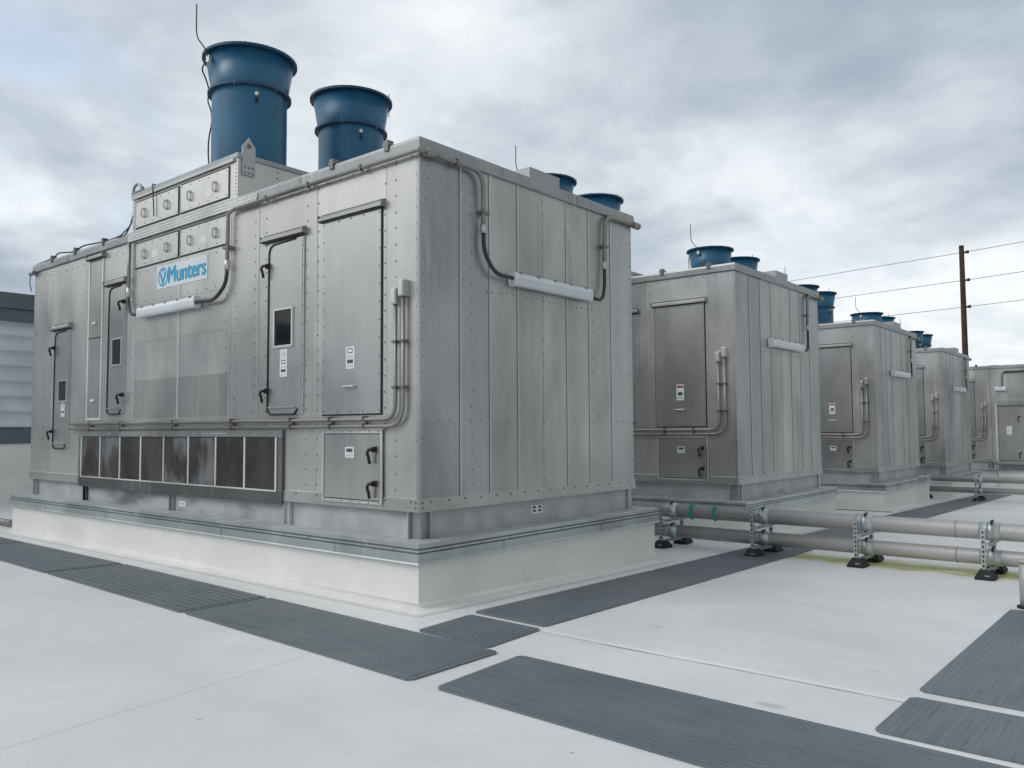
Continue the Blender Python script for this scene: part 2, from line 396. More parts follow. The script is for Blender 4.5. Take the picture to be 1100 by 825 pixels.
def make_skirt(root):
    m = MB(); x0, x1 = -L, 0
    o = .012
    # bent skirt angle all round, filter bay left open
    m.ring((x0, x1, 0, D), [(o - .012, ST + .012), (o, ST), (o + .004, B), (o - .02, B), (-.06, B)], 'trim', tone=.86)
    n = 26
    for i in range(n):
        x = -L + .2 + (L - .3) * i / (n - 1)
        if -7.55 < x < -2.15: continue
        m.rivet((x, -o - .003, .955), 'y', .011); 
    for i in range(16): m.rivet((o + .003, .15 + 3.6 * i / 15, .955), 'x', .011)
    for z in (.9, .95): m.rivet((-.035, -o - .004, z), 'y', .012); m.rivet((o + .004, .035, z), 'x', .012)
    return m.build('skirt', root)

def make_base(root):
    bm = MB(); bm.ring((-L + .08, -.08, .08, D - .08), [(.03, B), (.03, .598)], 'base_paint'); base = bm.build('base_frame', root)
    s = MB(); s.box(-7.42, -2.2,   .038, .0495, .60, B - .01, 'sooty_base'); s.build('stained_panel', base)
    for x, tone in ((-9.3, 1), (-7.36, .3), (-4.72, 1.), (-2.14, 1.25)):
        q = MB(); q.box(x - .055, x - .045, .0,   .0485, .602, B, 'galv', tone); q.box(x + .045, x + .055, .0,   .0485, .602, B, 'galv', tone); q.box(x - .045, x + .045, .03, .04, .602, B, 'galv', tone)
        q.build('leg', base)
    q = MB(); q.box(-.17, -.155, .005,   .0485, .602, B, 'galv', 1.15); q.box(-  .0485, -.005, .155, .17, .602, B, 'galv', 1.15); q.box(-.155, -.02, .04, .05, .602, B, 'galv', .8); q.box(-.05, -.04, .05, .155, .602, B, 'galv', .8)
    q.build('leg', base)
    q = MB(); q.box(-.16, -.02, D - .12, D - .03, .602, B, 'galv'); q.build('leg', base)
    m = MB(); m.box(-4.56, -4.40, .034, .0375, .665, .735, 'sticker'); m.box(-4.53, -4.43, .033, .034, .69, .71, 'sticker_grey'); m.build('sticker', base)
    m = MB(); m.box(-.0498, -.047, 1.78, 1.98, .70, .79, 'sticker')
    for a, z in ((1.80, .755), (1.90, .755), (1.80, .715), (1.90, .715)): m.box(-.047, -.046, a, a + .06, z, z + .025, 'sticker_ink')
    m.build('sticker', base)

def make_cap(root, full):
    m = MB()
    m.ring((-L, 0, 0, D), [(0, ZC), (.028, ZC - .012), (.034, ZC), (.034, H - .03), (.028, H), (-.12, H + .006), (-.12, H - .09)], 'cap_metal')
    m.box(-L + .1, -.1, .1, D - .1, H - .12, H - .08, 'cap_metal', .8)
    for y in (1.2, 2.6): m.box(.034, .037, y, y + .03, ZC, H - .02, 'cap_metal', .85)
    for x in (-1.9, -8.1): m.box(x, x + .03, -.037, -.034, ZC, H - .02, 'cap_metal', .85)
    c = m.build('cap', root)
    m = MB(); m.box(-.30, .040, 1.68, 2.25, H - .11, H + .12, 'cap_metal', 1.05); m.build('cap_box', root, .006)
    for x in (-8.72, -7.82, -6.83, -1.32, -.44):
        q = MB(); q.box(x - .05, x + .05, -.045, .05, H + .008, H + .03, 'cap_metal', .7); q.box(x - .025, x + .035, -.05, -.036, H - .05, H + .06, 'cap_metal', .6); q.box(x - .025, x + .035, -.036, .03, H + .045, H + .06, 'cap_metal', .7)
        q.build('cap_clip', root)
    return c

def make_penthouse(root, full):
    x0, x1, zt = -5.92, -3.19, 5.05
    m = MB(); y1 = 3.82
    m.box(x0, x1, -.012, y1, H + .004, zt, 'sheet', .97)
    m.box(x0 - .004, x0 + .06, -.016, -.012, H - .02, zt - .04, 'sheet', 1.04); m.box(x1 - .075, x1 + .004, -.016, -.012, H - .02, zt - .04, 'sheet', 1.04)
    m.box(x0 - .02, x1 + .02, -.032, y1 + .02, zt - .045, zt + .012, 'cap_metal', 1.1)
    m.box(x0 + .02, x1 - .06, -.045, -.032, zt - .085, zt - .05, 'trim', .9)
    for i in range(10): m.rivet((x1 - .035, -.017, 4.55 + .045 * i), 'y', .009); m.rivet((x0 + .03, -.017, 4.55 + .045 * i), 'y', .009)
    for i in range(6):
        m.rivet((x1 + .001, .55, 4.57 + .075 * i), 'x', .013); m.rivet((x1 + .001, 1.6, 4.57 + .075 * i), 'x', .013); m.rivet((x1 + .001, 2.6, 4.57 + .075 * i), 'x', .013)
    ph = m.build('penthouse', root)
    # perforated strip along the parapet
    m = MB(); m.box(-5.99, -2.72, -.046, -.036, 4.365, 4.462, 'strip')
    for i in range(60):
        x = -5.94 + 3.18 * i / 59
        m.box(x - .009, x + .009, -.047, -.046, 4.425, 4.443, 'rivet'); m.box(x + .018, x + .036, -.047, -.046, 4.388, 4.406, 'rivet')
    m.build('perforated_strip', root)
    for (a, b, z0, z1, ys) in ((-5.80, -4.62, 4.55, 4.91, -.012), (-4.545, -3.385, 4.55, 4.915, -.012), (-5.80, -4.62, 3.972, 4.312, -.004), (-4.545, -3.385, 3.972, 4.315, -.004)):
        q = MB(); q.box(a - .022, b + .022, ys - .006, ys - .001, z0 - .020, z1 + .020, 'gasket'); q.box(a, b, ys - .012, ys - .006, z0, z1, 'door_sheet', 1.06)
        for i in range(6):
            x = a + .04 + (b - a - .08) * i / 5
            for z in (z0 + .03, z1 - .03): q.rivet((x, ys - .012, z), 'y', .009)
        pn = q.build('access_panel', root)
        for x in (a + .24, b - .30):
            h = MB(); zc = (z0 + z1) / 2 - .0
            h.box(x - .024, x + .024, ys - .016, ys - .0125, zc - .075, zc + .075, 'strip', .9)
            h.tube([(x, ys - .018, zc + .055), (x, ys - .055, zc + .05), (x, ys - .055, zc - .05), (x, ys - .018, zc - .055)], .013, 'handle_pale', 8, .02); h.build('handle', pn)
        if not (z0 > 4.4 and a < -5): 
            for x in ([a + .47] if a < -5 or z0 < 4.4 else [a + .62]):
                s = MB(); s.box(x, x + .17, ys - .0145, ys - .0125, z0 + .08, z0 + .18, 'handle_pale'); s.build('sticker', pn)
    # lifting lugs
    m = MB(); X = x1 + .002
    m.prism([(X, .035, 4.80), (X, .215, 4.80), (X, .215, 5.16), (X, .125, 5.28), (X, .035, 5.16)], (.02, 0, 0), 'cap_metal', 1.25)
    m.tube([(X + .018, .125, 5.17), (X + .026, .125, 5.17)], .03, 'rivet', 12)
    for y in (.07, .125, .18):
        for z in (4.83, 4.90): m.rivet((X + .021, y, z), 'x', .014)
    m.build('lifting_lug', root)
    m = MB(); X = x0 - .002
    m.prism([(X, .035, 4.80), (X, .215, 4.80), (X, .215, 5.10), (X, .125, 5.22), (X, .035, 5.10)], (-.02, 0, 0), 'cap_metal', 1.1); m.build('lifting_lug', root)
    m = MB(); m.tube([(x0 + .02, -.02, 5.06), (x0 + .02, -.02, 5.15), (x0 + .13, -.02, 5.20), (x0 + .24, -.02, 5.14), (x0 + .27, -.02, 5.06)], .02, 'cap_metal', 8, .06); m.box(x0 - .0, x0 + .34, -.04, .02, 5.063, 5.083, 'cap_metal', .8); m.build('lifting_eye', root)
    # loose earthing lead hanging over the left panel
    m = MB(); m.tube([(x0 + .6, .1, 5.08), (x0 + .62, -.045, 5.09), (x0 + .66, -.05, 4.95), (x0 + .69, -.045, 4.62)], .008, 'flex', 6, .03)
    m.build('cable', root); m = MB()
    m.tube([(x0 + .1, .3, 5.1), (x0 - .09, .15, 5.06), (x0 - .1, .05, 4.85), (x0 - .05, -.03, 4.6), (x0 - .3, -.05, 4.5), (x0 - .7, 0, 4.52)], .010, 'flex', 6, .05)
    m.build('cable', root)

def make_stack(root, cx, cy, first):
    zt = 7.035
    m = MB(); m.lathe((cx, cy), [(.525, 5.02), (.525, 6.49)], 'blue_paint')
    m.lathe((cx, cy), [(.525, 5.062), (.585, 5.062), (.585, 5.088), (.525, 5.09)], 'blue_paint')
    st = m.build('exhaust_stack', root)
    m = MB(); m.lathe((cx, cy), [(.522, 6.482), (.586, 6.482), (.586, 6.514), (.528, 6.514)], 'blue_shaded', smooth=False)
    for i in range(18):
        a = 2 * math.pi * (i + .3) / 18; p = (cx + .563 * math.cos(a), cy + .563 * math.sin(a)); m.tube([(*p, 6.470), (*p, 6.528)], .011, 'blue_shaded' if i % 5 else 'galv', 6)
    m.build('collar', st)
    m = MB(); m.lathe((cx, cy), [(.532, 6.512), (.612, 7.0), (.585, 7.0), (.505, 6.512), (.505, 6.1), (.3, 5.9), (.01, 5.9)], 'blue_paint'); m.build('flare', st)
    m = MB(); m.lathe((cx, cy), [(.606, 7.0), (.666, 7.0), (.666, zt), (.60, zt), (.60, 7.01)], 'blue_shaded', smooth=False)
    for i in range(14):
        a = 2 * math.pi * (i + .5) / 14; p = (cx + .648 * math.cos(a), cy + .648 * math.sin(a)); m.tube([(*p, 6.988), (*p, zt + .010)], .010, 'blue_shaded', 6)
    m.build('rim', st)
    if first:
        q = (cx - .05, cy - .635)
        m = MB(); m.tube([(q[0], q[1], 6.88), (q[0] - .01, q[1] - .045, 7.02), (q[0] - .16, q[1] - .08, 7.20), (q[0] - .175, q[1] - .09, 7.32), (q[0] - .175, q[1] - .09, 7.70)], .010, 'wire', 6, .06)
        m.box(q[0] - .035, q[0] + .035, q[1] - .015, q[1] + .03, 6.84, 6.93, 'galv', 1.4); m.build('lightning_rod', st)
        a0 = math.atan2(-.639, -.769)
        def pt(r, a, z): return (cx + r * math.cos(a), cy + r * math.sin(a), z)
        m = MB(); m.tube([(q[0], q[1] - .01, 6.88), pt(.67, a0 + .35, 6.84), pt(.635, a0 + .05, 6.78), pt(.60, a0 - .02, 6.62), pt(.625, a0 - .02, 6.47), pt(.575, a0 + .05, 6.36), pt(.535, a0 + .12, 6.25), pt(.535, a0 + .1, 6.1), pt(.60, a0 - .02, 5.92), pt(.61, a0 - .04, 5.7), pt(.58, a0, 5.45), pt(.545, a0 + .05, 5.3), pt(.60, a0, 5.07)], .011, 'flex', 6, .1)
        m.build('cable', st)
    else:
        q = (cx + .23, cy + .61); m = MB(); m.tube([(q[0], q[1], 6.9), (q[0], q[1], 7.30)], .008, 'wire', 6); m.build('lightning_rod', st)
    a = R(-22); m = MB(); c = (cx + .526 * math.cos(a), cy + .526 * math.sin(a))
    m.tube([(c[0], c[1], 6.37), (c[0] + .02, c[1] - .02, 6.37)], .028, 'white_plastic', 10); m.tube([(c[0] + .005, c[1] - .005, 6.31), (c[0] + .02, c[1] - .02, 6.25)], .02, 'black', 8); m.build('test_port', st)
    return st

def wall_light(root, face, a0, a1, z0, z1):
    """vapour-tight tube fitting; face 'y' = on the front, 'x' = on the side"""
    def P(a, d, z): return (a, -d, z) if face == 'y' else (d, a, z)
    zc = (z0 + z1) / 2; h = (z1 - z0) / 2
    def ext(a, b): return (b - a, 0, 0) if face == 'y' else (0, b - a, 0)
    def boxP(m, a, b, d0, d1, za, zb, mat, tone=1.):
        if face == 'y': m.box(a, b, -d1, -d0, za, zb, mat, tone)
        else: m.box(d0, d1, a, b, za, zb, mat, tone)
    def oval(sc, lo, hi, dc=.075, rd=.050):
        n = 20; out = []
        for k in range(n):
            t = 2 * math.pi * k / n; c, s_ = math.cos(t), math.sin(t)
            out.append((dc + rd * sc * math.copysign(abs(c) ** .6, c), zc + h * sc * math.copysign(abs(s_) ** .7, s_)))
        return [(d, min(max(z, lo), hi)) for d, z in out]
    m = MB(); m.prism([P(a0 + .03, d, z) for d, z in oval(1., zc + h * .12, zc + h)], ext(a0 + .03, a1 - .03), 'white_plastic')
    for q in (a0 + .2, a1 - .26): boxP(m, q, q + .06, .004, .05, zc - .03, zc + h + .012, 'galv', .8)
    for k in range(5):
        a = a0 + .12 + (a1 - a0 - .24) * k / 4; boxP(m, a - .012, a + .012, .09, .128, zc + h * .8, zc + h + .008, 'galv', .8)
    f = m.build('wall_light', root)
    d = MB(); d.prism([P(a0 + .03, q, z) for q, z in oval(.97, zc - h, zc + h * .10)], ext(a0 + .03, a1 - .03), 'diffuser'); d.build('diffuser', f)
    for a, b in ((a0, a0 + .032), (a1 - .032, a1)):
        c = MB(); c.prism([P(a, q, z) for q, z in oval(1.1, -9, 99)], ext(a, b), 'white_plastic')
        for q, z in ((.06, zc + h * .5), (.11, zc + h * .5), (.115, zc - h * .5)): pass
        c.build('end_cap', f)
    return f

def panel_label(parent, x, z): pass

def build_unit(full):
    u = empty('air_handling_unit')
    make_casing(u, full); make_skirt(u); make_base(u); make_cap(u, full); make_penthouse(u, full)
    make_stack(u, -4.70, 1.09, True); make_stack(u, -4.71, 2.97, False)
    # tall bolted panel door
    m = MB(); m.box(-1.49, -.52, -.012, -.0045, 1.80, 3.90, 'gasket'); m.box(-1.475, -.535, -.026, -.012, 1.815, 3.89, 'door_sheet')
    for i in range(12):
        for x in (-1.455, -.553): m.rivet((x, -.026, 1.85 + 2.0 * i / 11), 'y', .010)
    for x in (-1.2, -1.0, -.8): m.rivet((x, -.026, 1.84), 'y', .012); m.rivet((x, -.026, 3.865), 'y', .012)
    d = m.build('tall_door', u, .002)
    m = MB(); m.tube([(-1.09, -.026, 2.10), (-1.09, -.06, 2.10), (-.92, -.06, 2.10), (-.92, -.026, 2.10)], .012, 'trim', 8, .015); m.build('handle', d)
    if full: sticker(d, -1.07, -.935, 2.40, 2.515, 'sym', -.026); sticker(d, -1.07, -.935, 2.285, 2.395, 'ink', -.026)
    else: sticker(d, -1.07, -.93, 2.26, 2.53, 'warn', -.026)
    drip_cap(u, -1.52, -.50, 3.92)
    # low access door
    m = MB(); x0, x1, z0, z1 = -1.455, -.50, .905, 1.645; t = .03
    for a, b, c, e in ((x0, x1, z0, z0 + t), (x0, x1, z1 - t, z1), (x0, x0 + t, z0 + t, z1 - t), (x1 - t, x1, z0 + t, z1 - t)): m.box(a, b, -.034, -.018, c, e, 'trim', 1.25)
    m.box(x0 + t, x1 - t, -.022, -.018, z0 + t, z1 - t, 'gasket'); m.box(x0 + t + .01, x1 - t - .01, -.031, -.022, z0 + t + .01, z1 - t - .01, 'door_sheet', .92)
    for i in range(7):
        for z in (z0 + .014, z1 - .014): m.rivet((x0 + .05 + (x1 - x0 - .1) * i / 6, -.034, z), 'y', .008)
    d = m.build('low_door', u)
    latch(d, -.60, 1.47, 1.31, -.031); latch(d, -.60, 1.13, .965, -.031); sticker(d, -1.07, -.93, 1.365, 1.475, 'ink', -.031)
    m = MB(); m.box(-1.55, -.46, -.05, -.02, 1.648, 1.668, 'trim', .9); m.build('drip_cap', u)
    # three doors with black gaskets
    for (x0, x1, z0, z1, lx, win, stk, hside) in ((-2.49, -1.85, 1.83, 3.81, -2.49, (-2.37, -2.0, 2.59, 3.04), True, 'l'), (-6.60, -6.10, 1.90, 3.78, -6.60, (-6.46, -6.14, 2.60, 3.01), False, 'r'), (-8.53, -7.97, 1.38, 3.27, -8.53, (-8.33, -8.0, 2.12, 2.48), True, 'l')):
        m = MB(); m.box(x0, x1, -.022, -.0045, z0, z1, 'door_sheet', .98)
        m.box(x1 - .004, x1 + .03, -.018, -.0047, z0, z1, 'trim', .95)
        for i in range(9): m.rivet((x1 + .013, -.018, z0 + .1 + (z1 - z0 - .2) * i / 8), 'y', .009)
        d = m.build('window_door', u)
        g = MB(); g.tube([(x1 - .12, -.024, z1 - .005), (x0 + .005, -.024, z1 - .02), (x0, -.024, z0 + .02)], .012, 'gasket', 8, .12)
        g.tube([(x0, -.024, z0 + .06), (x0 + .05, -.03, z0), (x1 - .12, -.03, z0), (x1 - .06, -.024, z0 + .06)], .011, 'gasket', 8, .02); g.build('gasket', d)
        l = MB(); l.box(x0 + .04, x1 - .1, -.05, -.022, z0 + .075, z0 + .09, 'trim'); l.build('sill', d)
        a, b, c, e = win; t = .024; w = MB()
        for q in ((a, b, c, c + t), (a, b, e - t, e), (a, a + t, c + t, e - t), (b - t, b, c + t, e - t)): w.box(q[0], q[1], -.042, -.022, q[2], q[3], 'trim', 1.25)
        w = w.build('window', d); pn = MB(); pn.box(a + t, b - t, -.028, -.024, c + t, e - t, 'pane'); pn.build('pane', w)
        if stk:
            n = 3 if x0 > -3 else 2; w_ = .135; xs = (a + b) / 2 - w_ / 2 - .0
            for k in range(n): sticker(d, xs, xs + w_, c - .02 - .105 * (k + 1), c - .025 - .105 * k, ('lines', 'sym', 'ink')[k] if n == 3 else ('sym', 'ink')[k], -.022)
        hx = x0 + .0 if hside == 'l' else x1 - .0
        latch(d, hx, z1 - .24, z1 - .39, -.03); latch(d, hx, z0 + .29, z0 + .14, -.03)
        drip_cap(u, x0 - .13, x1 + .04, z1 + .05)
    # white-edged filler panel
    m = MB(); m.box(-7.30, -6.84, -.012, -.0045, 1.82, 4.30, 'sheet', .78)
    for q in ((-7.32, -7.29), (-6.86, -6.83)): m.box(q[0], q[1], -.02, -.0046, 1.82, 4.30, 'strip', 1.2)
    m.box(-7.29, -6.86, -.02, -.012, 1.82, 1.85, 'strip', 1.2); m.box(-7.29, -6.86, -.016, -.012, 3.06, 3.075, 'gasket')
    w = m.build('filler_panel', u)
    for z in (3.28, 2.10): q = MB(); q.box(-7.14, -7.02, -.04, -.012, z, z + .035, 'handle_pale'); q.build('handle', w)
    drip_cap(u, -7.34, -6.80, 4.30)
    # filter bank
    m = MB(); x0, x1, z0, z1 = -7.51, -2.18, .915, 1.655
    m.box(x0, x1, -.036, -.014, 1.575, z1, 'cap_metal', .9); m.box(x0, x1, -.036, -.014, .82, .955, 'cap_metal', .42); m.box(x0, -7.42, -.036, -.014, .955, 1.575, 'cap_metal', .6); m.box(-2.26, x1, -.036, -.014, .955, 1.575, 'cap_metal', .55)
    m.box(-7.42, -2.26, -.020, -.014, .955, 1.575, 'black')
    for i in range(12): m.rivet((x0 + .2 + (x1 - x0 - .4) * i / 11, -.036, 1.62), 'y', .011)
    m.box(-3.9, -3.3, -.038, -.036, 1.612, 1.618, 'strip'); m.box(-6.55, -6.42, -.038, -.036, 1.61, 1.62, 'strip')
    fb = m.build('filter_bank', u)
    xs = [-7.40, -6.755, -6.12, -5.495, -4.855, -4.215, -3.56, -2.925, -2.29]
    tn = [1.5, .9, .95, 1.05, 1.25, 1.7, .8, .75]
    for k in range(8):
        q = MB(); n = 7; a, b = xs[k] + .018, xs[k + 1] - .018      # pleated front
        q.box(a, b, -.032, -.022, .972, 1.562, 'filter_wet' if k in (0, 1, 4, 5) else 'filter_mesh'); q.build('filter', fb)
        q = MB(); q.box(a - .002, b + .002, -.040, -.0325, .958, .975, 'strip', 1.1); q.build('filter_rail', fb)
    for x in xs:
        q = MB(); q.box(x - .015, x + .015, -.044, -.03, .958, 1.572, 'strip', 1.15); q.build('divider', fb)
    # twin conduits
    m = MB()
    m.tube([(-.285, -.05, 2.96), (-.285, -.05, 1.755), (-1.45, -.05, 1.755), (-7.78, -.05, 1.765)], .021, 'conduit', 10, .16)
    b_ = m.build('conduit', u)
    m = MB(); m.tube([(-.175, -.05, 3.02), (-.175, -.05, 1.685), (-7.78, -.05, 1.69)], .021, 'conduit', 10, .22); b2 = m.build('conduit', u)
    for cc, xx, zz in ((b_, -.285, 2.98), (b2, -.175, 3.05)):
        q = MB(); q.box(xx - .04, xx + .04, -.085, -.005, zz - .1, zz + .06, 'trim', .95); q.box(xx - .03, xx + .03, -.092, -.085, zz - .09, zz + .05, 'trim', 1.1); q.build('junction_box', cc, .008)
    for x in (-.75, -1.3, -2.0, -3.2, -4.6, -6.1, -7.1):
        q = MB(); q.box(x - .012, x + .012, -.076, -.004, 1.735, 1.79, 'conduit', .7); q.box(x - .012, x + .012, -.076, -.004, 1.66, 1.715, 'conduit', .7); q.box(x - .008, x + .008, -.03, -.004, 1.715, 1.735, 'conduit', .7); q.build('conduit_strap', u)
    for z in (2.5, 2.05): q = MB(); q.box(-.32, -.14, -.03, -.004, z, z + .025, 'conduit', .6); q.box(-.315, -.255, -.076, -.03, z, z + .025, 'conduit', .6); q.box(-.205, -.145, -.076, -.03, z, z + .025, 'conduit', .6); q.build('conduit_strap', u)
    # side light with its riser
    wall_light(u, 'x', 1.31, 2.80, 3.205, 3.355)
    m = MB(); m.tube([(.05, D + .05, 4.37), (.055, 3.20, 4.355), (.055, 3.165, 3.70)], .027, 'conduit', 10, .16); m.tube([(.05, D - .02, 4.37), (.05, D + .12, 4.37)], .045, 'conduit', 10)
    c = m.build('conduit', u)
    m = MB(); m.tube([(.055, 3.165, 3.72), (.06, 3.165, 3.45), (.09, 3.06, 3.24), (.09, 2.78, 3.26)], .022, 'flex', 8, .14); m.tube([(.055, 3.165, 3.66), (.055, 3.165, 3.76)], .032, 'trim', 8); m.build('flexible_lead', c)
    for p in ((.055, 3.165, 3.95),): q = MB(); q.box(.0, .088, p[1] - .06, p[1] + .06, p[2] - .015, p[2] + .015, 'conduit', .7); q.build('conduit_strap', c)
    m = MB(); m.tube([(-9.40, -.05, 4.36), (-9.56, -.05, 4.36)], .04, 'conduit', 8); m.tube([(-9.55, -.05, 4.36), (-9.57, -.06, 4.2), (-9.5, -.05, 4.05)], .008, 'wire', 6, .05)
    m.tube([(-9.5, .02, 4.52), (-8.8, .03, 4.55), (-8.5, -.02, 4.58), (-8.0, .02, 4.53), (-7.6, .0, 4.57), (-6.9, .02, 4.53), (-6.2, .02, 4.52), (-5.96, .02, 4.75)], .012, 'flex', 6, .1); m.build('lightning_cable', u)
    if full:
        # second riser of the side light, from the front parapet
        m = MB(); m.tube([(-3.18, -.062, 4.345), (-.02, -.062, 4.35), (.065, -.075, 4.345), (.065, .1, 4.35), (.065, .86, 4.345), (.06, .865, 3.80)], .024, 'conduit', 10, .17)
        c = m.build('conduit', u)
        q = MB(); q.tube([(.065, .02, 4.348), (.065, .18, 4.35)], .045, 'conduit', 8); q.build('conduit_fitting', c)
        q = MB(); q.tube([(.06, .865, 3.70), (.06, .865, 3.80)], .033, 'trim', 8); q.build('conduit_fitting', c)
        q = MB(); q.box(.0, .10, .80, .93, 3.90, 3.93, 'conduit', .7); q.build('conduit_strap', c)
        q = MB(); q.box(.034, .094, .44, .47, 4.315, 4.385, 'conduit', .7); q.build('conduit_strap', c)
        for x in (-.8, -1.7, -2.5): q = MB(); q.box(x - .012, x + .012, -.09, -.037, 4.32, 4.38, 'conduit', .7); q.build('conduit_strap', c)
        m = MB(); m.tube([(.06, .865, 3.72), (.065, .87, 3.50), (.085, 1.02, 3.29), (.09, 1.33, 3.285)], .022, 'flex', 8, .16); m.build('flexible_lead', c)
        # front light and its two risers
        wall_light(u, 'y', -5.52, -3.99, 3.22, 3.365)
        m = MB(); m.tube([(-3.18, -.062, 4.345), (-3.32, -.06, 4.335), (-3.325, -.06, 3.60)], .023, 'conduit', 10, .14); c = m.build('conduit', u)
        q = MB(); q.tube([(-3.325, -.06, 3.62), (-3.325, -.06, 3.74)], .036, 'trim', 8); q.build('conduit_fitting', c)
        q = MB(); q.box(-3.39, -3.26, -.09, -.004, 3.88, 3.91, 'conduit', .7); q.build('conduit_strap', c)
        q = MB(); q.tube([(-3.325, -.06, 3.64), (-3.34, -.065, 3.45), (-3.55, -.085, 3.27), (-4.0, -.09, 3.285)], .024, 'flex', 8, .2); q.build('flexible_lead', c)
        m = MB(); m.tube([(-5.93, -.05, 4.36), (-5.93, -.05, 3.62)], .026, 'conduit', 10); c = m.build('conduit', u)
        q = MB(); q.tube([(-5.93, -.05, 3.70), (-5.93, -.05, 3.56)], .034, 'trim', 8); q.build('conduit_fitting', c)
        q = MB(); q.tube([(-5.93, -.05, 3.60), (-5.91, -.055, 3.42), (-5.76, -.08, 3.285), (-5.50, -.09, 3.285)], .022, 'flex', 8, .14); q.build('flexible_lead', c)
        # maker's sign
        m = MB(); m.box(-5.18, -3.87, -.010, -.0055, 3.59, 3.905, 'sign_face'); sg = m.build('sign', u, .002)
        cu = bpy.data.curves.new('lettering', 'FONT'); cu.body = 'Munters'; cu.size = .285; cu.offset = 0; cu.extrude = .001; cu.space_character = 1.0
        to = bpy.data.objects.new('lettering_source', cu); COL.objects.link(to)
        dg = bpy.context.evaluated_depsgraph_get(); me = bpy.data.meshes.new_from_object(to.evaluated_get(dg)); bpy.data.objects.remove(to)
        xs_ = [v.co.x for v in me.vertices]; w0, w1 = min(xs_), max(xs_); sx = .96 / (w1 - w0)
        for v in me.vertices: v.co = ((v.co.x - w0) * sx, v.co.y * 1.08, v.co.z)
        
        bmx = bmesh.new(); bmx.from_mesh(me); base_v = list(bmx.verts); 
        for q, (ox, oz) in enumerate(((.011, 0), (-.011, 0), (.005, .006), (-.005, -.006))):
            dup_ = bmesh.ops.duplicate(bmx, geom=bmx.verts[:len(base_v)] + bmx.edges[:] + bmx.faces[:] if q == 0 else keep)
            if q == 0: pass
            nv = [g_ for g_ in dup_['geom'] if isinstance(g_, bmesh.types.BMVert)]
            for v in nv: v.co += Vector((ox, oz, .0004 * (q + 1)))
            if q == 0: keep = [g_ for g_ in dup_['geom']]; off0 = Vector((ox, oz, .0004)); 
            else:
                for v in nv: v.co -= off0
        bmx.to_mesh(me); bmx.free()
        me.materials.append(MAT['sign_blue']); lo = bpy.data.objects.new('lettering', me); COL.objects.link(lo); lo.parent = sg
        lo.rotation_euler = (R(90), 0, 0); lo.location = (-4.865, -.012, 3.652)
        m = MB(); cx, cz, n = -5.015, 3.748, 40; ro, ri = .130, .108; yy = -.0135
        b0 = len(m.v)
        for r_ in (ro, ri):
            for k in range(n): a = 2 * math.pi * k / n; m.v.append((cx + r_ * math.cos(a), yy, cz + r_ * math.sin(a)))
        for k in range(n): l = (k + 1) % n; m.face([k, l, n + l, n + k], 'sign_blue')
        yy = -.0142
        m.prism([(cx - .088, yy, cz + .045), (cx - .052, yy, cz + .066), (cx, yy, cz - .045), (cx + .052, yy, cz + .066), (cx + .088, yy, cz + .045), (cx + .012, yy, cz - .100), (cx - .012, yy, cz - .100)], (0, .003, 0), 'sign_blue')
        m.prism([(cx - .026, yy, cz + .098), (cx + .026, yy, cz + .098), (cx, yy, cz + .052)], (0, .003, 0), 'sign_blue'); m.build('emblem', sg)
    return u

def make_curb(ux, uy, dz, label):
    e = .222; root = empty('equipment_curb', (ux, uy, dz))
    rect = (-L, 0, 0, D); g = lambda x, y: G(x + ux, y + uy) - dz
    m = MB()
    b = len(m.v)
    m.ring(rect, [(e - .03, .44), (e - .034, .30)], 'curb_membrane')
    prof = [(e - .034, .02), (e - .028, .06)]
    # wall down to the roof with a rounded foot, following the roof's fall
    x0, x1, y0, y1 = rect; base = len(m.v)
    P = [(e - .034, .30, 0)] + [(e - .034 + .05 * (1 - math.cos(t)), .05 - .046 * math.sin(t), 1) for t in [math.pi / 2 * k / 6 for k in range(7)]] + [(e + .20, .0035, 1)]
    for o, z, gg in P:
        for x, y in ((x0 - o, y0 - o), (x1 + o, y0 - o), (x1 + o, y1 + o), (x0 - o, y1 + o)): m.v.append((x, y, z + (g(x, y) if gg else 0)))
    for i in range(len(P) - 1):
        for k in range(4):
            l = (k + 1) % 4; m.face([base + i * 4 + k, base + (i + 1) * 4 + k, base + (i + 1) * 4 + l, base + i * 4 + l], 'curb_membrane', 0 < i < 7)
    # welded edge of the flashing sheet
    m.ring(rect, [(e + .10, .0062), (e + .150, .0062), (e + .154, .0038)], 'curb_membrane', g)
    m.ring(rect, [(e + .154, .0045), (e + .163, .0042)], 'seam_dirt', g)
    m.build('membrane_wall', root)
    m = MB(); m.ring(rect, [(-.35, .606), (-.1, .602), (e - .008, .597)], 'base_paint'); m.build('deck', root)
    m = MB(); m.ring(rect, [(e - .02, .598), (e - .004, .602), (e + .002, .598), (e + .004, .562), (e - .012, .556), (e - .012, .548), (e + .006, .545), (e + .008, .528), (e - .008, .522), (e - .008, .514), (e + .012, .512), (e + .014, .432), (e + .022, .420), (e - .03, .415)], 'galv')
    m.ring(rect, [(e - .0105, .5555), (e - .0105, .5485)], 'cap_metal', tone=.55); m.ring(rect, [(e - .0065, .5215), (e - .0065, .5145)], 'cap_metal', tone=.55)
    for x in (-8.2, -6.1, -3.1, -1.0): m.box(x, x + .035, -e - .0165, -e - .010, .43, .512, 'galv', .8)
    for y in (.95, 2.75): m.box(e + .010, e + .0165, y, y + .035, .43, .512, 'galv', .8)
    for i in range(22): m.rivet((-L + .2 + (L - .3) * i / 21, -e - .007, .537), 'y', .008)
    for i in range(9): 
        b_ = len(m.v); m.rivet((e + .007, .2 + 3.5 * i / 8, .537), 'x', .008)
    m.build('flashing', root)
    tag(root, label, 'equipment curb', 'membrane-clad curbs under the air handlers'); return root

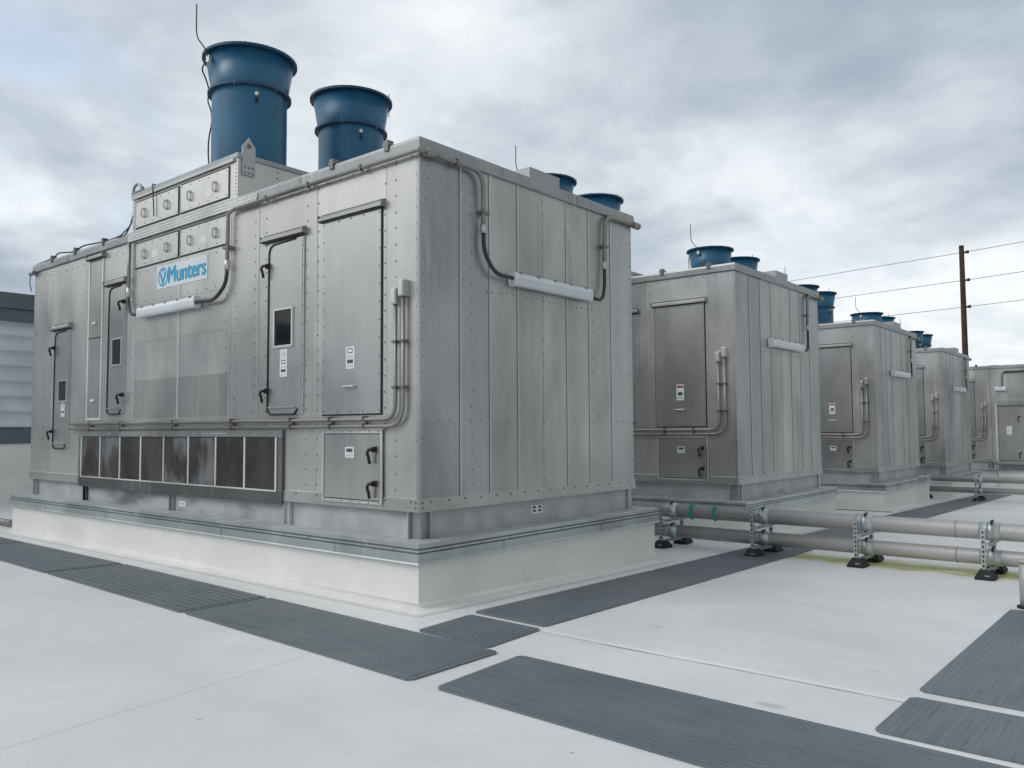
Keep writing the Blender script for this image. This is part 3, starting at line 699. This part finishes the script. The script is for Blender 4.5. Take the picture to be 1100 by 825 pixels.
UNITS = [(0, 0, 0), (.006, 7.108, -.136), (-.054, 14.975, -.286), (-.074, 22.03, -.429), (-.10, 29.93, -.54), (-.13, 37.0, -.70)]
UL = ['nearest and largest air handler, bare aluminium box with a blue lettered sign and filter bank',
      'second air handler from the camera, metal box right behind the signed one',
      'third air handler along the row, middle metal box with stacks above its roof corner',
      'fourth air handler along the row, metal box in front of the utility pole',
      'fifth air handler along the row, far metal box beside the grey service enclosure',
      'farthest air handler, only its roof edge and stacks showing behind the others']
CLB = ['white curb with zinc flashing under the nearest signed air handler', 'white curb under the second air handler, behind the roof pipes', 'white curb with overhanging zinc edge under the third air handler',
       'white curb under the fourth air handler behind the far pipes', 'low white curb under the fifth air handler beside the service enclosure']
u1 = build_unit(True)
u2 = build_unit(False)
for k, (x, y, z) in enumerate(UNITS):
    o = u1 if k == 0 else (u2 if k == 1 else copy_tree(u2))
    o.location = (x, y, z); tag(o, UL[k], 'air handler', 'row of rooftop air handlers')
    if k < 5: make_curb(x, y, z, CLB[k])

# ------------------------------------------------------------------ roof, pads, seams
def sheet(name, quad, mat, kind=None, up=0.):
    m = MB(); m.v = [(x, y, G(x, y) + up) for x, y in quad]; m.face([0, 1, 2, 3], mat); o = m.build(name)
    if kind: o['kind'] = kind
    return o
m = MB(); RX0, RX1, RY0, RY1 = -17.5, 32, -28, 48
q = [(RX0, RY0), (RX1, RY0), (RX1, RY1), (RX0, RY1)]
m.v = [(x, y, G(x, y)) for x, y in q] + [(x, y, -9.) for x, y in q]
m.face([0, 1, 2, 3], 'membrane')
for k in range(4): l = (k + 1) % 4; m.face([k, k + 4, l + 4, l], 'drywall')
tag(m.build('roof'), kind='structure')
m = MB(); m.v = [(-1800, -1800, -9.02), (1800, -1800, -9.02), (1800, 1800, -9.02), (-1800, 1800, -9.02)]; m.face([0, 1, 2, 3], 'earth'); tag(m.build('ground'), kind='structure')

def strip(pts, w, h, mat='membrane'):
    m = MB()
    for (a, b) in zip(pts[:-1], pts[1:]):
        A = Vector((*a, 0)); Bv = Vector((*b, 0)); d = (Bv - A).normalized(); n = Vector((-d.y, d.x, 0)) * w / 2
        c = [A - n, Bv - n, Bv + n, A + n]; i = [A - n * .6, Bv - n * .6, Bv + n * .6, A + n * .6]; b0 = len(m.v)
        m.v += [(p.x, p.y, G(p.x, p.y) + .0008) for p in c] + [(p.x, p.y, G(p.x, p.y) + h) for p in i]
        for f in ((0, 1, 5, 4), (1, 2, 6, 5), (2, 3, 7, 6), (3, 0, 4, 7), (4, 5, 6, 7)): m.face([b0 + k for k in f], mat)
    o = m.build('membrane_seam'); o['kind'] = 'structure'; return o
strip([(1.56, -.04), (2.4, -.055), (3.4, -.05), (4.6, -.06), (5.6, -.06)], .17, .009)
strip([(1.56, -.145), (2.4, -.155), (3.4, -.145), (4.30, -.155)], .012, .0035, 'seam_dirt')
strip([(.72, -1.80), (1.10, -4.0), (1.7, -7.5)], .05, .0018)
strip([(1.6, 8.6), (12, 8.2)], .06, .006)
strip([(1.5, 13.2), (14, 12.9)], .06, .006)
strip([(1.5, 18.0), (14, 17.7)], .06, .006)

def pad(corners, rib_dir, nrib, label, rh=.0025, gf=.16):
    """textured rubber mat: chamfered corners, ribs along 'u' (first edge) or 'v'"""
    c = [Vector((*p, 0)) for p in corners]; h = .013; ch = .035
    out = []
    for i in range(4):
        p = c[i]; a = (c[i - 1] - p).normalized(); b = (c[(i + 1) % 4] - p).normalized(); out += [p + a * ch, p + b * ch]
    m = MB(); n = len(out); pm = 'pad_rubber' if rib_dir == 'u' else 'pad_rubber_cross'
    m.v = [(p.x, p.y, G(p.x, p.y) + .001) for p in out] + [(p.x, p.y, G(p.x, p.y) + h) for p in out]
    m.face(list(range(n, 2 * n)), pm)
    for i in range(n): j = (i + 1) % n; m.face([i, j, n + j, n + i], pm)
    def bl(u, v): return c[0] * (1 - u) * (1 - v) + c[1] * u * (1 - v) + c[2] * u * v + c[3] * (1 - u) * v
    for k in range(nrib):
        fr = gf / 2; t0 = (k + fr) / nrib * .95 + .025; t1 = (k + 1 - fr) / nrib * .95 + .025
        if rib_dir == 'u': q = [bl(.015, t0), bl(.985, t0), bl(.985, t1), bl(.015, t1)]
        else: q = [bl(t0, .015), bl(t1, .015), bl(t1, .985), bl(t0, .985)]
        b = len(m.v); m.v += [(p.x, p.y, G(p.x, p.y) + h) for p in q] + [(p.x, p.y, G(p.x, p.y) + h + rh) for p in q]
        for f in ((4, 5, 6, 7), (0, 1, 5, 4), (1, 2, 6, 5), (2, 3, 7, 6), (3, 0, 4, 7)): m.face([b + i for i in f], pm)
    o = m.build('walkway_pad'); tag(o, label, 'walkway pad', 'ribbed walkway pads on the roof'); return o
pad([(-1.24, -1.68), (1.78, -1.79), (1.75, -.87), (-1.28, -.775)], 'u', 26, 'dark ribbed walkway pad in front of the near corner of the signed air handler')
pad([(-4.46, -1.60), (-1.275, -1.685), (-1.315, -.775), (-4.49, -.69)], 'u', 10, 'dark pad with wide ribs lying before the right half of the filter bank', .006, .3)
pad([(-7.7, -1.55), (-4.50, -1.60), (-4.53, -.69), (-7.72, -.67)], 'u', 10, 'dark pad with wide ribs lying before the left end of the filter bank', .006, .3)
pad([(-10.92, -1.5), (-7.73, -1.55), (-7.75, -.67), (-10.94, -.66)], 'u', 10, 'leftmost dark walkway pad, cut by the left picture edge', .006, .3)
pad([(.80, -.79), (1.60, -.84), (1.53, -.085), (.71, -.055)], 'v', 16, 'small near-square dark pad between the two long walkway strips by the corner')
pad([(.65, .05), (1.49, .005), (1.44, 3.2), (.62, 3.25)], 'v', 18, 'dark ribbed pad running beside the nearest white curb')
pad([(.62, 3.27), (1.44, 3.22), (1.38, 6.6), (.56, 6.65)], 'v', 18, 'dark ribbed pad passing beneath the near pair of roof pipes')
pad([(.55, 6.68), (1.38, 6.63), (1.34, 10.6), (.51, 10.65)], 'v', 9, 'dark walkway pad beside the curb of the second air handler')
pad([(.51, 10.68), (1.34, 10.63), (1.30, 14.6), (.47, 14.65)], 'v', 9, 'dark walkway pad between the second and third air handlers')
pad([(.47, 14.68), (1.30, 14.63), (1.28, 18.6), (.45, 18.65)], 'v', 9, 'dark walkway pad beside the curb of the third air handler')
pad([(.45, 18.68), (1.28, 18.63), (1.26, 24.6), (.43, 24.65)], 'v', 9, 'farthest dark walkway pad, under the far pair of roof pipes')
pad([(2.01, -1.79), (5.10, -1.86), (5.06, -.91), (1.92, -.84)], 'u', 26, 'large dark ribbed pad in the foreground, bottom centre of the picture')
pad([(5.13, -1.86), (8.2, -1.93), (8.15, -.98), (5.09, -.91)], 'u', 26, 'dark pad continuing the foreground strip past the right corner')
pad([(4.31, .135), (5.15, .12), (5.18, 3.44), (4.32, 3.45)], 'v', 20, 'dark pad at the right picture edge, nearer to the pipes', .0008, .2)
pad([(4.31, -.80), (5.15, -.80), (5.15, -.03), (4.31, -.03)], 'v', 20, 'short dark pad at the right picture edge, beside the foreground strip', .0008, .2)
# dark mat edge in front of the third curb
pad([(-1.6, 14.58), (.33, 14.62), (.33, 14.72), (-1.6, 14.70)], 'u', 2, 'narrow dark mat strip along the foot of the third white curb')

# ------------------------------------------------------------------ pipes and stands
def pipe(x0, x1, y, z, r, label, marks=False, mat='pipe_steel'):
    m = MB(); m.tube([(x0, y, z), (x1, y, z)], r, mat, 28)
    for x in [x0 + 1.55 + 3.1 * k for k in range(int((x1 - x0) / 3.1))]: m.tube([(x - .008, y, z), (x + .008, y, z)], r + .004, mat, 28, tone=.85)
    o = m.build('roof_pipe')
    if marks:
        for x in (-.07, .30):
            t = MB()
            for k in range(9):
                a = R(-70 + 22 * k); t.tube([(x + .012 * math.sin(k * 2.1), y - math.cos(a) * (r + .001), z + math.sin(a) * (r + .001)), (x + .03 + .012 * math.sin(k * 1.3), y - math.cos(a) * (r + .001), z + math.sin(a) * (r + .001))], .022, 'green_tape', 6)
            t.build('tape_mark', o)
        t = MB()
        def cp(x, a): a = R(a); return (x, y - math.cos(a) * (r + .001), z + math.sin(a) * (r + .001))
        t.tube([cp(3.93, 30), cp(3.97, 36), cp(3.99, 28), cp(3.95, 18), cp(4.00, 14)], .004, 'chalk', 5); t.tube([cp(4.03, 6), cp(4.04, 32), cp(4.08, 26), cp(4.09, 12), cp(4.03, 6)], .004, 'chalk', 5)
        t.tube([cp(2.95, 20), cp(3.0, 10), cp(3.04, 24)], .004, 'chalk', 5); t.build('chalk_mark', o)
    tag(o, label, 'pipe', 'horizontal steel pipes on low stands'); return o
pipe(-1.2, 9.5, 5.65, .412, .102, 'upper steel pipe of the near pair, with green tape marks', True)
pipe(-1.2, 9.5, 5.65, .105, .092, 'lower steel pipe of the near pair, close above the yellow stain')
pipe(-1.2, 9.5, 20.75, .155, .085, 'upper steel pipe of the far pair, in front of the fourth air handler')
pipe(-1.2, 9.5, 20.75, -.155, .078, 'lower steel pipe of the far pair, in front of the fourth air handler')

def stand(x, yc, zu, zl, ru, rl, label):
    g = G(x, yc); root = empty('pipe_stand', (x, yc, g)); zu -= g; zl -= g; yf, yr = -.30, .35
    for y in (yf, yr):
        f = MB(); f.prism([(-.10, y - .13, .004), (.10, y - .13, .004), (.10, y + .13, .004), (-.10, y + .13, .004)], (0, 0, .03), 'rubber')
        b = len(f.v); f.v += [(-.10, y - .13, .034), (.10, y - .13, .034), (.10, y + .13, .034), (-.10, y + .13, .034), (-.06, y - .055, .115), (.06, y - .055, .115), (.06, y + .055, .115), (-.06, y + .055, .115)]
        for q in ((0, 1, 5, 4), (1, 2, 6, 5), (2, 3, 7, 6), (3, 0, 4, 7), (4, 5, 6, 7)): f.face([b + i for i in q], 'rubber')
        f.box(.02, .078, y - .118, y - .113, .045, .055, 'sticker_grey') if False else None
        f = f.build('foot', root)
        t = MB(); t.prism([(.0, y - .112, .055), (.055, y - .112, .055), (.055, y - .108, .062), (.0, y - .108, .062)], (0, -.004, .0), 'sticker_grey'); t.build('foot_marking', f)
        p = MB(); zt = zu + .06
        # slotted strut channel
        p.box(-.042, -.038, y - .02, y + .02, .09, zt, 'galv'); p.box(.0, .004, y - .02, y + .02, .09, zt, 'galv'); p.box(-.038, .0, y - .02, y - .017, .09, zt, 'galv')
        k = .14
        while k < zt - .03: p.box(-.028, -.010, y - .0215, y - .0200, k, k + .028, 'black'); p.box(.004, .0055, y - .009, y + .009, k, k + .028, 'black'); k += .055
        p.build('post', root)
    for zz, nm in ((zu - ru - .035, 0), (zl - rl - .03, 1)):
        m = MB(); m.box(.006, .046, yf - .03, yr + .03, zz - .02, zz + .02, 'galv', .95); m.box(.046, .048, yf, yr, zz - .006, zz + .006, 'black'); m.build('crossbar', root)
    for zz, rr in ((zu, ru), (zl, rl)):
        m = MB(); n = 14
        for a in range(n + 1):
            pass
        m.tube([(-.10, 0, zz), (.12, 0, zz)], rr + .005, 'galv', 28, tone=1.1); m.tube([(-.02, 0, zz), (.06, 0, zz)], rr + .012, 'galv', 28, tone=.9)
        m.box(.02, .05, -.012, .012, zz + rr + .004, zz + rr + .03, 'galv'); m.box(.02, .05, -rr - .035, -rr - .004, zz - .015, zz + .015, 'galv')
        c = m.build('clamp', root)
        b = MB(); b.tube([(.035, -.03, zz + rr + .022), (.035, .03, zz + rr + .022)], .012, 'black', 8); b.build('bolt', c); b = MB(); b.tube([(.035, -.075, zz + rr - .01), (.035, -.075, zz + rr + .03)], .014, 'black', 8) ; b.build('bolt', c)
    tag(root, label, 'pipe stand', 'strut stands on black rubber feet carrying the roof pipes'); return root
for x, lb in ((-.41, 'leftmost near pipe stand, against the nearest white curb'), (1.01, 'pipe stand with its black feet on the dark walkway pad under the near pipes'), (2.38, 'near pipe stand standing in the middle of the yellow stain'), (3.80, 'rightmost near pipe stand, beside the upright grey pipe')):
    stand(x, 5.65, .412, .105, .102, .092, lb)
for x, lb in ((-.36, 'far pipe stand tucked beside the third white curb'), (1.02, 'far pipe stand with its feet on the farthest walkway pad'), (2.4, 'far pipe stand off the right picture edge')):
    if x < 2: stand(x, 20.75, .155, -.155, .085, .078, lb)

m = MB(); px, py = 4.425, 3.66; g = G(px, py); m.tube([(px, py, g + .01), (px, py, .36)], .06, 'pipe_steel', 20); m.tube([(px, py, .36), (px, py, .385)], .07, 'pipe_steel', 20)
o = m.build('vent_pipe'); tag(o, 'short upright grey pipe at the right picture edge', 'pipe')
m = MB(); m.tube([(px, py, g + .002), (px, py, g + .022)], .085, 'rubber', 20); m.build('flange', o)
m = MB(); m.tube([(-16.2, .12, .045), (-10.35, .02, .045)], .055, 'conduit', 16); m.tube([(-10.45, .02, .045), (-10.33, .02, .045)], .064, 'conduit', 16)
tag(m.build('drain_pipe'), 'low metal pipe end lying on the roof left of the nearest curb', 'pipe')

# ------------------------------------------------------------------ service enclosure at the far end
root = empty('service_enclosure', (0, 30.23, 0)); zb, zt = .25, 2.53
m = MB(); m.box(-.085, 5.0, -.3, 3.0, zb, 3.84, 'sheet', .95); m.box(-.06, 5.05, -.34, 3.1, 3.841, 3.95, 'cap_metal', 1.1); m.box(.4, .44, -.31, -.3, 2.7, 3.84, 'trim', 1); m.box(.47, 1.4, -.306, -.3, 2.7, 3.68, 'sheet', .8); m.box(.38, 5, -.36, -.3, 3.66, 3.72, 'gasket'); m.build('tall_casing', root)
wall_light(root, 'y', .08, .42, 2.98, 3.14)
for q in root.children:
    if q.name.startswith('wall_light'): q.location = (0, -.3, 0)
m = MB(); m.tube([(.30, -.36, 3.1), (.30, -.36, 3.62), (.36, -.36, 3.69)], .025, 'conduit', 8, .04); m.build('conduit', root)
m = MB(); m.box(.06, 2.6, -.5, -.301, zb, zt, 'sheet', .95); m.box(.06, .14, -.512, -.5, zb + .1, zt, 'strip', 1.0); m.box(.045, 2.62, -.53, -.301, zt + .001, zt + .11, 'cap_metal', 1.1)
for i in range(14): m.rivet((.1, -.512, .45 + .15 * i), 'y', .014)
m.build('door_surround', root)
m = MB(); m.box(.16, 1.02, -.016, -.002, .37, 2.40, 'gasket'); m.box(.175, 1.005, -.035, -.016, .385, 2.385, 'door_sheet', .95); d = m.build('door', root); d.location.y = -.5
latch(d, .86, 2.03, 1.8, -.035); latch(d, .86, .68, .46, -.035); sticker(d, .43, .60, 1.34, 1.65, 'sym', -.035)
m = MB(); m.box(.1, 1.1, -.08, -.002, 2.425, 2.47, 'trim', .6); m.build('drip_cap', root).location.y = -.5
m = MB(); m.box(.06, 2.6, -.01, -.001, zb - .01, zb + .1, 'trim', .8); m.build('skirt', root).location.y = -.5
m = MB(); m.box(.126, 5.2, -.75, 3.3, -.02, .03, 'galv', .8); m.box(.14, 5.1, -.69, 3.2, G(0, 33) - .03, -.02, 'curb_membrane'); m.box(-.07, 4.9, -.26, 3.0, .03, zb - .002, 'base_paint'); m.build('base', root)
tag(root, 'grey metal service enclosure with a plain door at the far right end', 'enclosure')

# ------------------------------------------------------------------ louvred screen wall on the left
root = empty('screen_wall', (-16.5, 0, 0)); y0, y1 = -27, 22
m = MB(); prof = [(0., 1.72)]; z = 1.72
while z < 4.33:
    prof += [(.015, z + .01), (.10, z + .06), (.10, z + .10), (.03, z + .30), (.015, z + .355)]; z += .3725
b = len(m.v)
for x, zz in prof: m.v += [(x, y0, zz), (x, y1, zz)]
for i in range(len(prof) - 1): m.face([b + 2 * i, b + 2 * i + 1, b + 2 * i + 3, b + 2 * i + 2], 'siding')
m.box(-.25, -.005, y0, y1, 1.4, 4.4, 'siding'); m.build('siding', root)
m = MB(); m.box(-.3, .13, y0, y1, 4.35, 4.66, 'siding_cap', 1); m.box(-.35, .19, y0, y1, 4.665, 5.05, 'siding_cap'); m.build('cap', root, .01)
for q in root.children:
    pass
m = MB(); m.box(-.2, .10, y0, y1, 1.36, 1.72, 'siding_cap'); m.build('base_trim', root)
m = MB(); m.box(-.2, .06, y0, y1, G(-16.5, y1) - .2, 1.36, 'curb_membrane'); m.box(.06, .30, y0, y1, -.3, .26, 'curb_membrane', .95); m.build('base_wall', root)
tag(root, 'blue-grey ribbed screen wall on a white base at the left edge', 'screen wall')

# ------------------------------------------------------------------ pole and wires
root = empty('utility_pole', (-5.28, 53.57, -9))
m = MB(); m.tube([(0, 0, 0), (0, 0, 22.36)], .17, 'pole_wood', 12, rs=[.24, .15]); m.tube([(0, 0, 22.36), (0, 0, 22.4)], .155, 'insulator', 12); m.build('pole', root)
for z in (21.92, 20.1, 18.36): q = MB(); q.tube([(.12, -.05, z), (.42, -.1, z + .02)], .06, 'insulator', 8); q.tube([(.36, -.09, z - .08), (.36, -.09, z + .1)], .09, 'insulator', 8); q.build('insulator', root)
tag(root, 'tall brown wooden utility pole rising behind the farthest units', 'utility pole')
for z, lb, dl in ((12.94, 'top overhead wire on the utility pole', -.1), (11.11, 'middle overhead wire on the utility pole', 0), (9.37, 'lowest overhead wire on the utility pole', 0)):
    m = MB(); c = Vector((-4.92, 53.47, z)); pts = []
    for t, dx, dy in ((-3, -44, 10.5), (-1, -11.6, 2.55), (-.5, -5.8, 1.25), (0, 0, 0), (.5, 3.9, -1.1), (1, 12, -3.0), (3, 30, -7.5)):
        pts.append((c.x + dx, c.y + dy, z + (.012 * (dx * .35) ** 2 if False else 0)))
    m.tube(pts, .017, 'wire', 6); tag(m.build('power_line'), lb, 'power line', 'overhead wires crossing the sky')

# ------------------------------------------------------------------ world, sun, camera
CAMP = Vector((5.6677, -5.4241, 1.65)); YAW, PIT, ROL, FPX = R(39.7432), R(3.17), R(-.3253), 873.4446
fw = Vector((-math.sin(YAW) * math.cos(PIT), math.cos(YAW) * math.cos(PIT), math.sin(PIT))); r0 = Vector((math.cos(YAW), math.sin(YAW), 0)); u0 = r0.cross(fw)
cr = r0 * math.cos(ROL) + u0 * math.sin(ROL); cu_ = -r0 * math.sin(ROL) + u0 * math.cos(ROL)
cam = bpy.data.cameras.new('camera'); co = bpy.data.objects.new('camera', cam); COL.objects.link(co)
co.matrix_world = Matrix(((cr.x, cu_.x, -fw.x, CAMP.x), (cr.y, cu_.y, -fw.y, CAMP.y), (cr.z, cu_.z, -fw.z, CAMP.z), (0, 0, 0, 1)))
cam.sensor_fit = 'HORIZONTAL'; cam.sensor_width = 36; cam.lens = 36 * FPX / 1100; cam.clip_start = .05; cam.clip_end = 6000
SC.camera = co

SUN_EL, SUN_AZ = 42, 208      # degrees; azimuth clockwise from +Y
sd = Vector((math.sin(R(SUN_AZ)) * math.cos(R(SUN_EL)), math.cos(R(SUN_AZ)) * math.cos(R(SUN_EL)), math.sin(R(SUN_EL))))
sl = bpy.data.lights.new('sun', 'SUN'); sl.energy = .9; sl.angle = R(30); sl.color = (1, .965, .91)
so = bpy.data.objects.new('sun', sl); COL.objects.link(so); so.rotation_euler = sd.to_track_quat('Z', 'Y').to_euler()

W = bpy.data.worlds.new('World'); SC.world = W; W.use_nodes = True; nt = W.node_tree; bg = nt.nodes['Background']
sky = nt.nodes.new('ShaderNodeTexSky'); sky.sky_type = 'NISHITA'; sky.sun_disc = False; sky.sun_elevation = R(SUN_EL); sky.sun_rotation = R(SUN_AZ)
tc = nt.nodes.new('ShaderNodeTexCoord'); D0 = tc.outputs['Generated']
sp = nt.nodes.new('ShaderNodeSeparateXYZ'); lk(nt, D0, sp.inputs[0])
zc = mth(nt, 'MAXIMUM', sp.outputs['Z'], 0.); den = mth(nt, 'ADD', zc, .24)
cb = nt.nodes.new('ShaderNodeCombineXYZ'); lk(nt, mth(nt, 'DIVIDE', sp.outputs['X'], den), cb.inputs[0]); lk(nt, mth(nt, 'DIVIDE', sp.outputs['Y'], den), cb.inputs[1])
cb.inputs[2].default_value = 3.7
n1 = noise(nt, cb.outputs[0], .75, 9, .56, .2); n2 = noise(nt, cb.outputs[0], 2.1, 9, .58, .25)
mp = nt.nodes.new('ShaderNodeMapping'); mp.inputs['Location'].default_value = (4.3, 9.1, 0); lk(nt, cb.outputs[0], mp.inputs['Vector']); n3 = noise(nt, mp.outputs[0], .33, 6, .5, .2)
f = mth(nt, 'ADD', mth(nt, 'MULTIPLY', mth(nt, 'SUBTRACT', n1, .5), 1.35), mth(nt, 'MULTIPLY', mth(nt, 'SUBTRACT', n2, .5), 1.15))
f = mth(nt, 'ADD', f, mth(nt, 'MULTIPLY', mth(nt, 'SUBTRACT', n3, .5), .5)); f = mth(nt, 'ADD', f, .5)
mp4 = nt.nodes.new('ShaderNodeMapping'); mp4.inputs['Location'].default_value = (1.7, 5.2, 0); mp4.inputs['Scale'].default_value = (1., 1., 1); lk(nt, cb.outputs[0], mp4.inputs['Vector'])
n4 = noise(nt, mp4.outputs[0], 1.55, 10, .52, .15); n5 = noise(nt, mp4.outputs[0], .5, 3, .5)
puff = mth(nt, 'MULTIPLY', smap(nt, n4, .50, .64), smap(nt, n5, .40, .60)); f = mth(nt, 'ADD', f, mth(nt, 'MULTIPLY', puff, .30)); f = mth(nt, 'SUBTRACT', f, .04)
def blob(d, rad, w):
    global f
    n = nt.nodes.new('ShaderNodeVectorMath'); n.operation = 'DOT_PRODUCT'; lk(nt, D0, n.inputs[0]); n.inputs[1].default_value = Vector(d).normalized()
    f = mth(nt, 'ADD', f, smap(nt, n.outputs['Value'], math.cos(R(rad)), 1., 0, w)); return n.outputs['Value']
blob((-.80, .48, .36), 26, .17); blob((-.44, .84, .345), 13, .11); blob((-.30, .94, .17), 13, .20); blob((-.15, .985, .06), 14, .30); blob((-.90, .32, .28), 7, .20)
blob((-.92, .30, .215), 8, -.05); blob((-.14, .94, .31), 15, -.24); blob((-.55, .80, .24), 11, -.06); blob((-.5, .80, .10), 12, .10); blob((-.7, .62, .35), 16, .10)
blob((.75, -.25, .55), 60, -.15)
rp = nt.nodes.new('ShaderNodeValToRGB'); lk(nt, f, rp.inputs[0]); el = rp.color_ramp.elements
el[0].position = .12; el[0].color = (.31, .36, .43, 1); el[1].position = .95; el[1].color = (.86, .885, .90, 1)
for p_, c_ in ((.38, (.42, .475, .55)), (.58, (.545, .60, .655)), (.75, (.69, .735, .77))): e_ = el.new(p_); e_.color = (*c_, 1)
# unseen sky behind left brightened and warmed to light unit fronts; right dimmed
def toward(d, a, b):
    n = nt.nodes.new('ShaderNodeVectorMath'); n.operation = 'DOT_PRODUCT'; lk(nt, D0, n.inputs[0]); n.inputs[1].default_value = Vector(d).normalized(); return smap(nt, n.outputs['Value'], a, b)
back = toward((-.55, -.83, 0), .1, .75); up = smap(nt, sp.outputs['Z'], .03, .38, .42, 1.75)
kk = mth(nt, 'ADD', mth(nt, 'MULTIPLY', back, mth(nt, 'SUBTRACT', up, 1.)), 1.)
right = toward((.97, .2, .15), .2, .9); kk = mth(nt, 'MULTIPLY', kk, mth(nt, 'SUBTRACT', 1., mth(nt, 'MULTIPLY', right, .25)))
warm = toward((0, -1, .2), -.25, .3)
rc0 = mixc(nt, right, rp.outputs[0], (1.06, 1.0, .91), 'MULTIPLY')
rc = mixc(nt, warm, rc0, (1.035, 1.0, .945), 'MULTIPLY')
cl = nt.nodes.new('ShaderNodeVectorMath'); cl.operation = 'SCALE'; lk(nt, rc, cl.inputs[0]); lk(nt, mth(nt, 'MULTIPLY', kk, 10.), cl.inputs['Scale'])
# thin gaps of blue
gp = nt.nodes.new('ShaderNodeVectorMath'); gp.operation = 'DOT_PRODUCT'; lk(nt, D0, gp.inputs[0]); gp.inputs[1].default_value = Vector((-.905, .32, .30)).normalized()
gap = mth(nt, 'MULTIPLY', smap(nt, gp.outputs['Value'], math.cos(R(9)), 1.), smap(nt, n2, .40, .60)); gap = mth(nt, 'MULTIPLY', gap, .42, clamp=True)
skb = nt.nodes.new('ShaderNodeVectorMath'); skb.operation = 'SCALE'; lk(nt, sky.outputs[0], skb.inputs[0]); skb.inputs['Scale'].default_value = 2.2
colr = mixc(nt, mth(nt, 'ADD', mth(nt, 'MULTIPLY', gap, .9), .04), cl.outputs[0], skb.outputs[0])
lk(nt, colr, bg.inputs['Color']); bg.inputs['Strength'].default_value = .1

SC.view_settings.view_transform = 'Standard'; SC.view_settings.look = 'None'; SC.view_settings.exposure = .15; SC.view_settings.gamma = 1
SC.render.engine = 'CYCLES'; SC.cycles.max_bounces = 6; SC.cycles.use_denoising = True
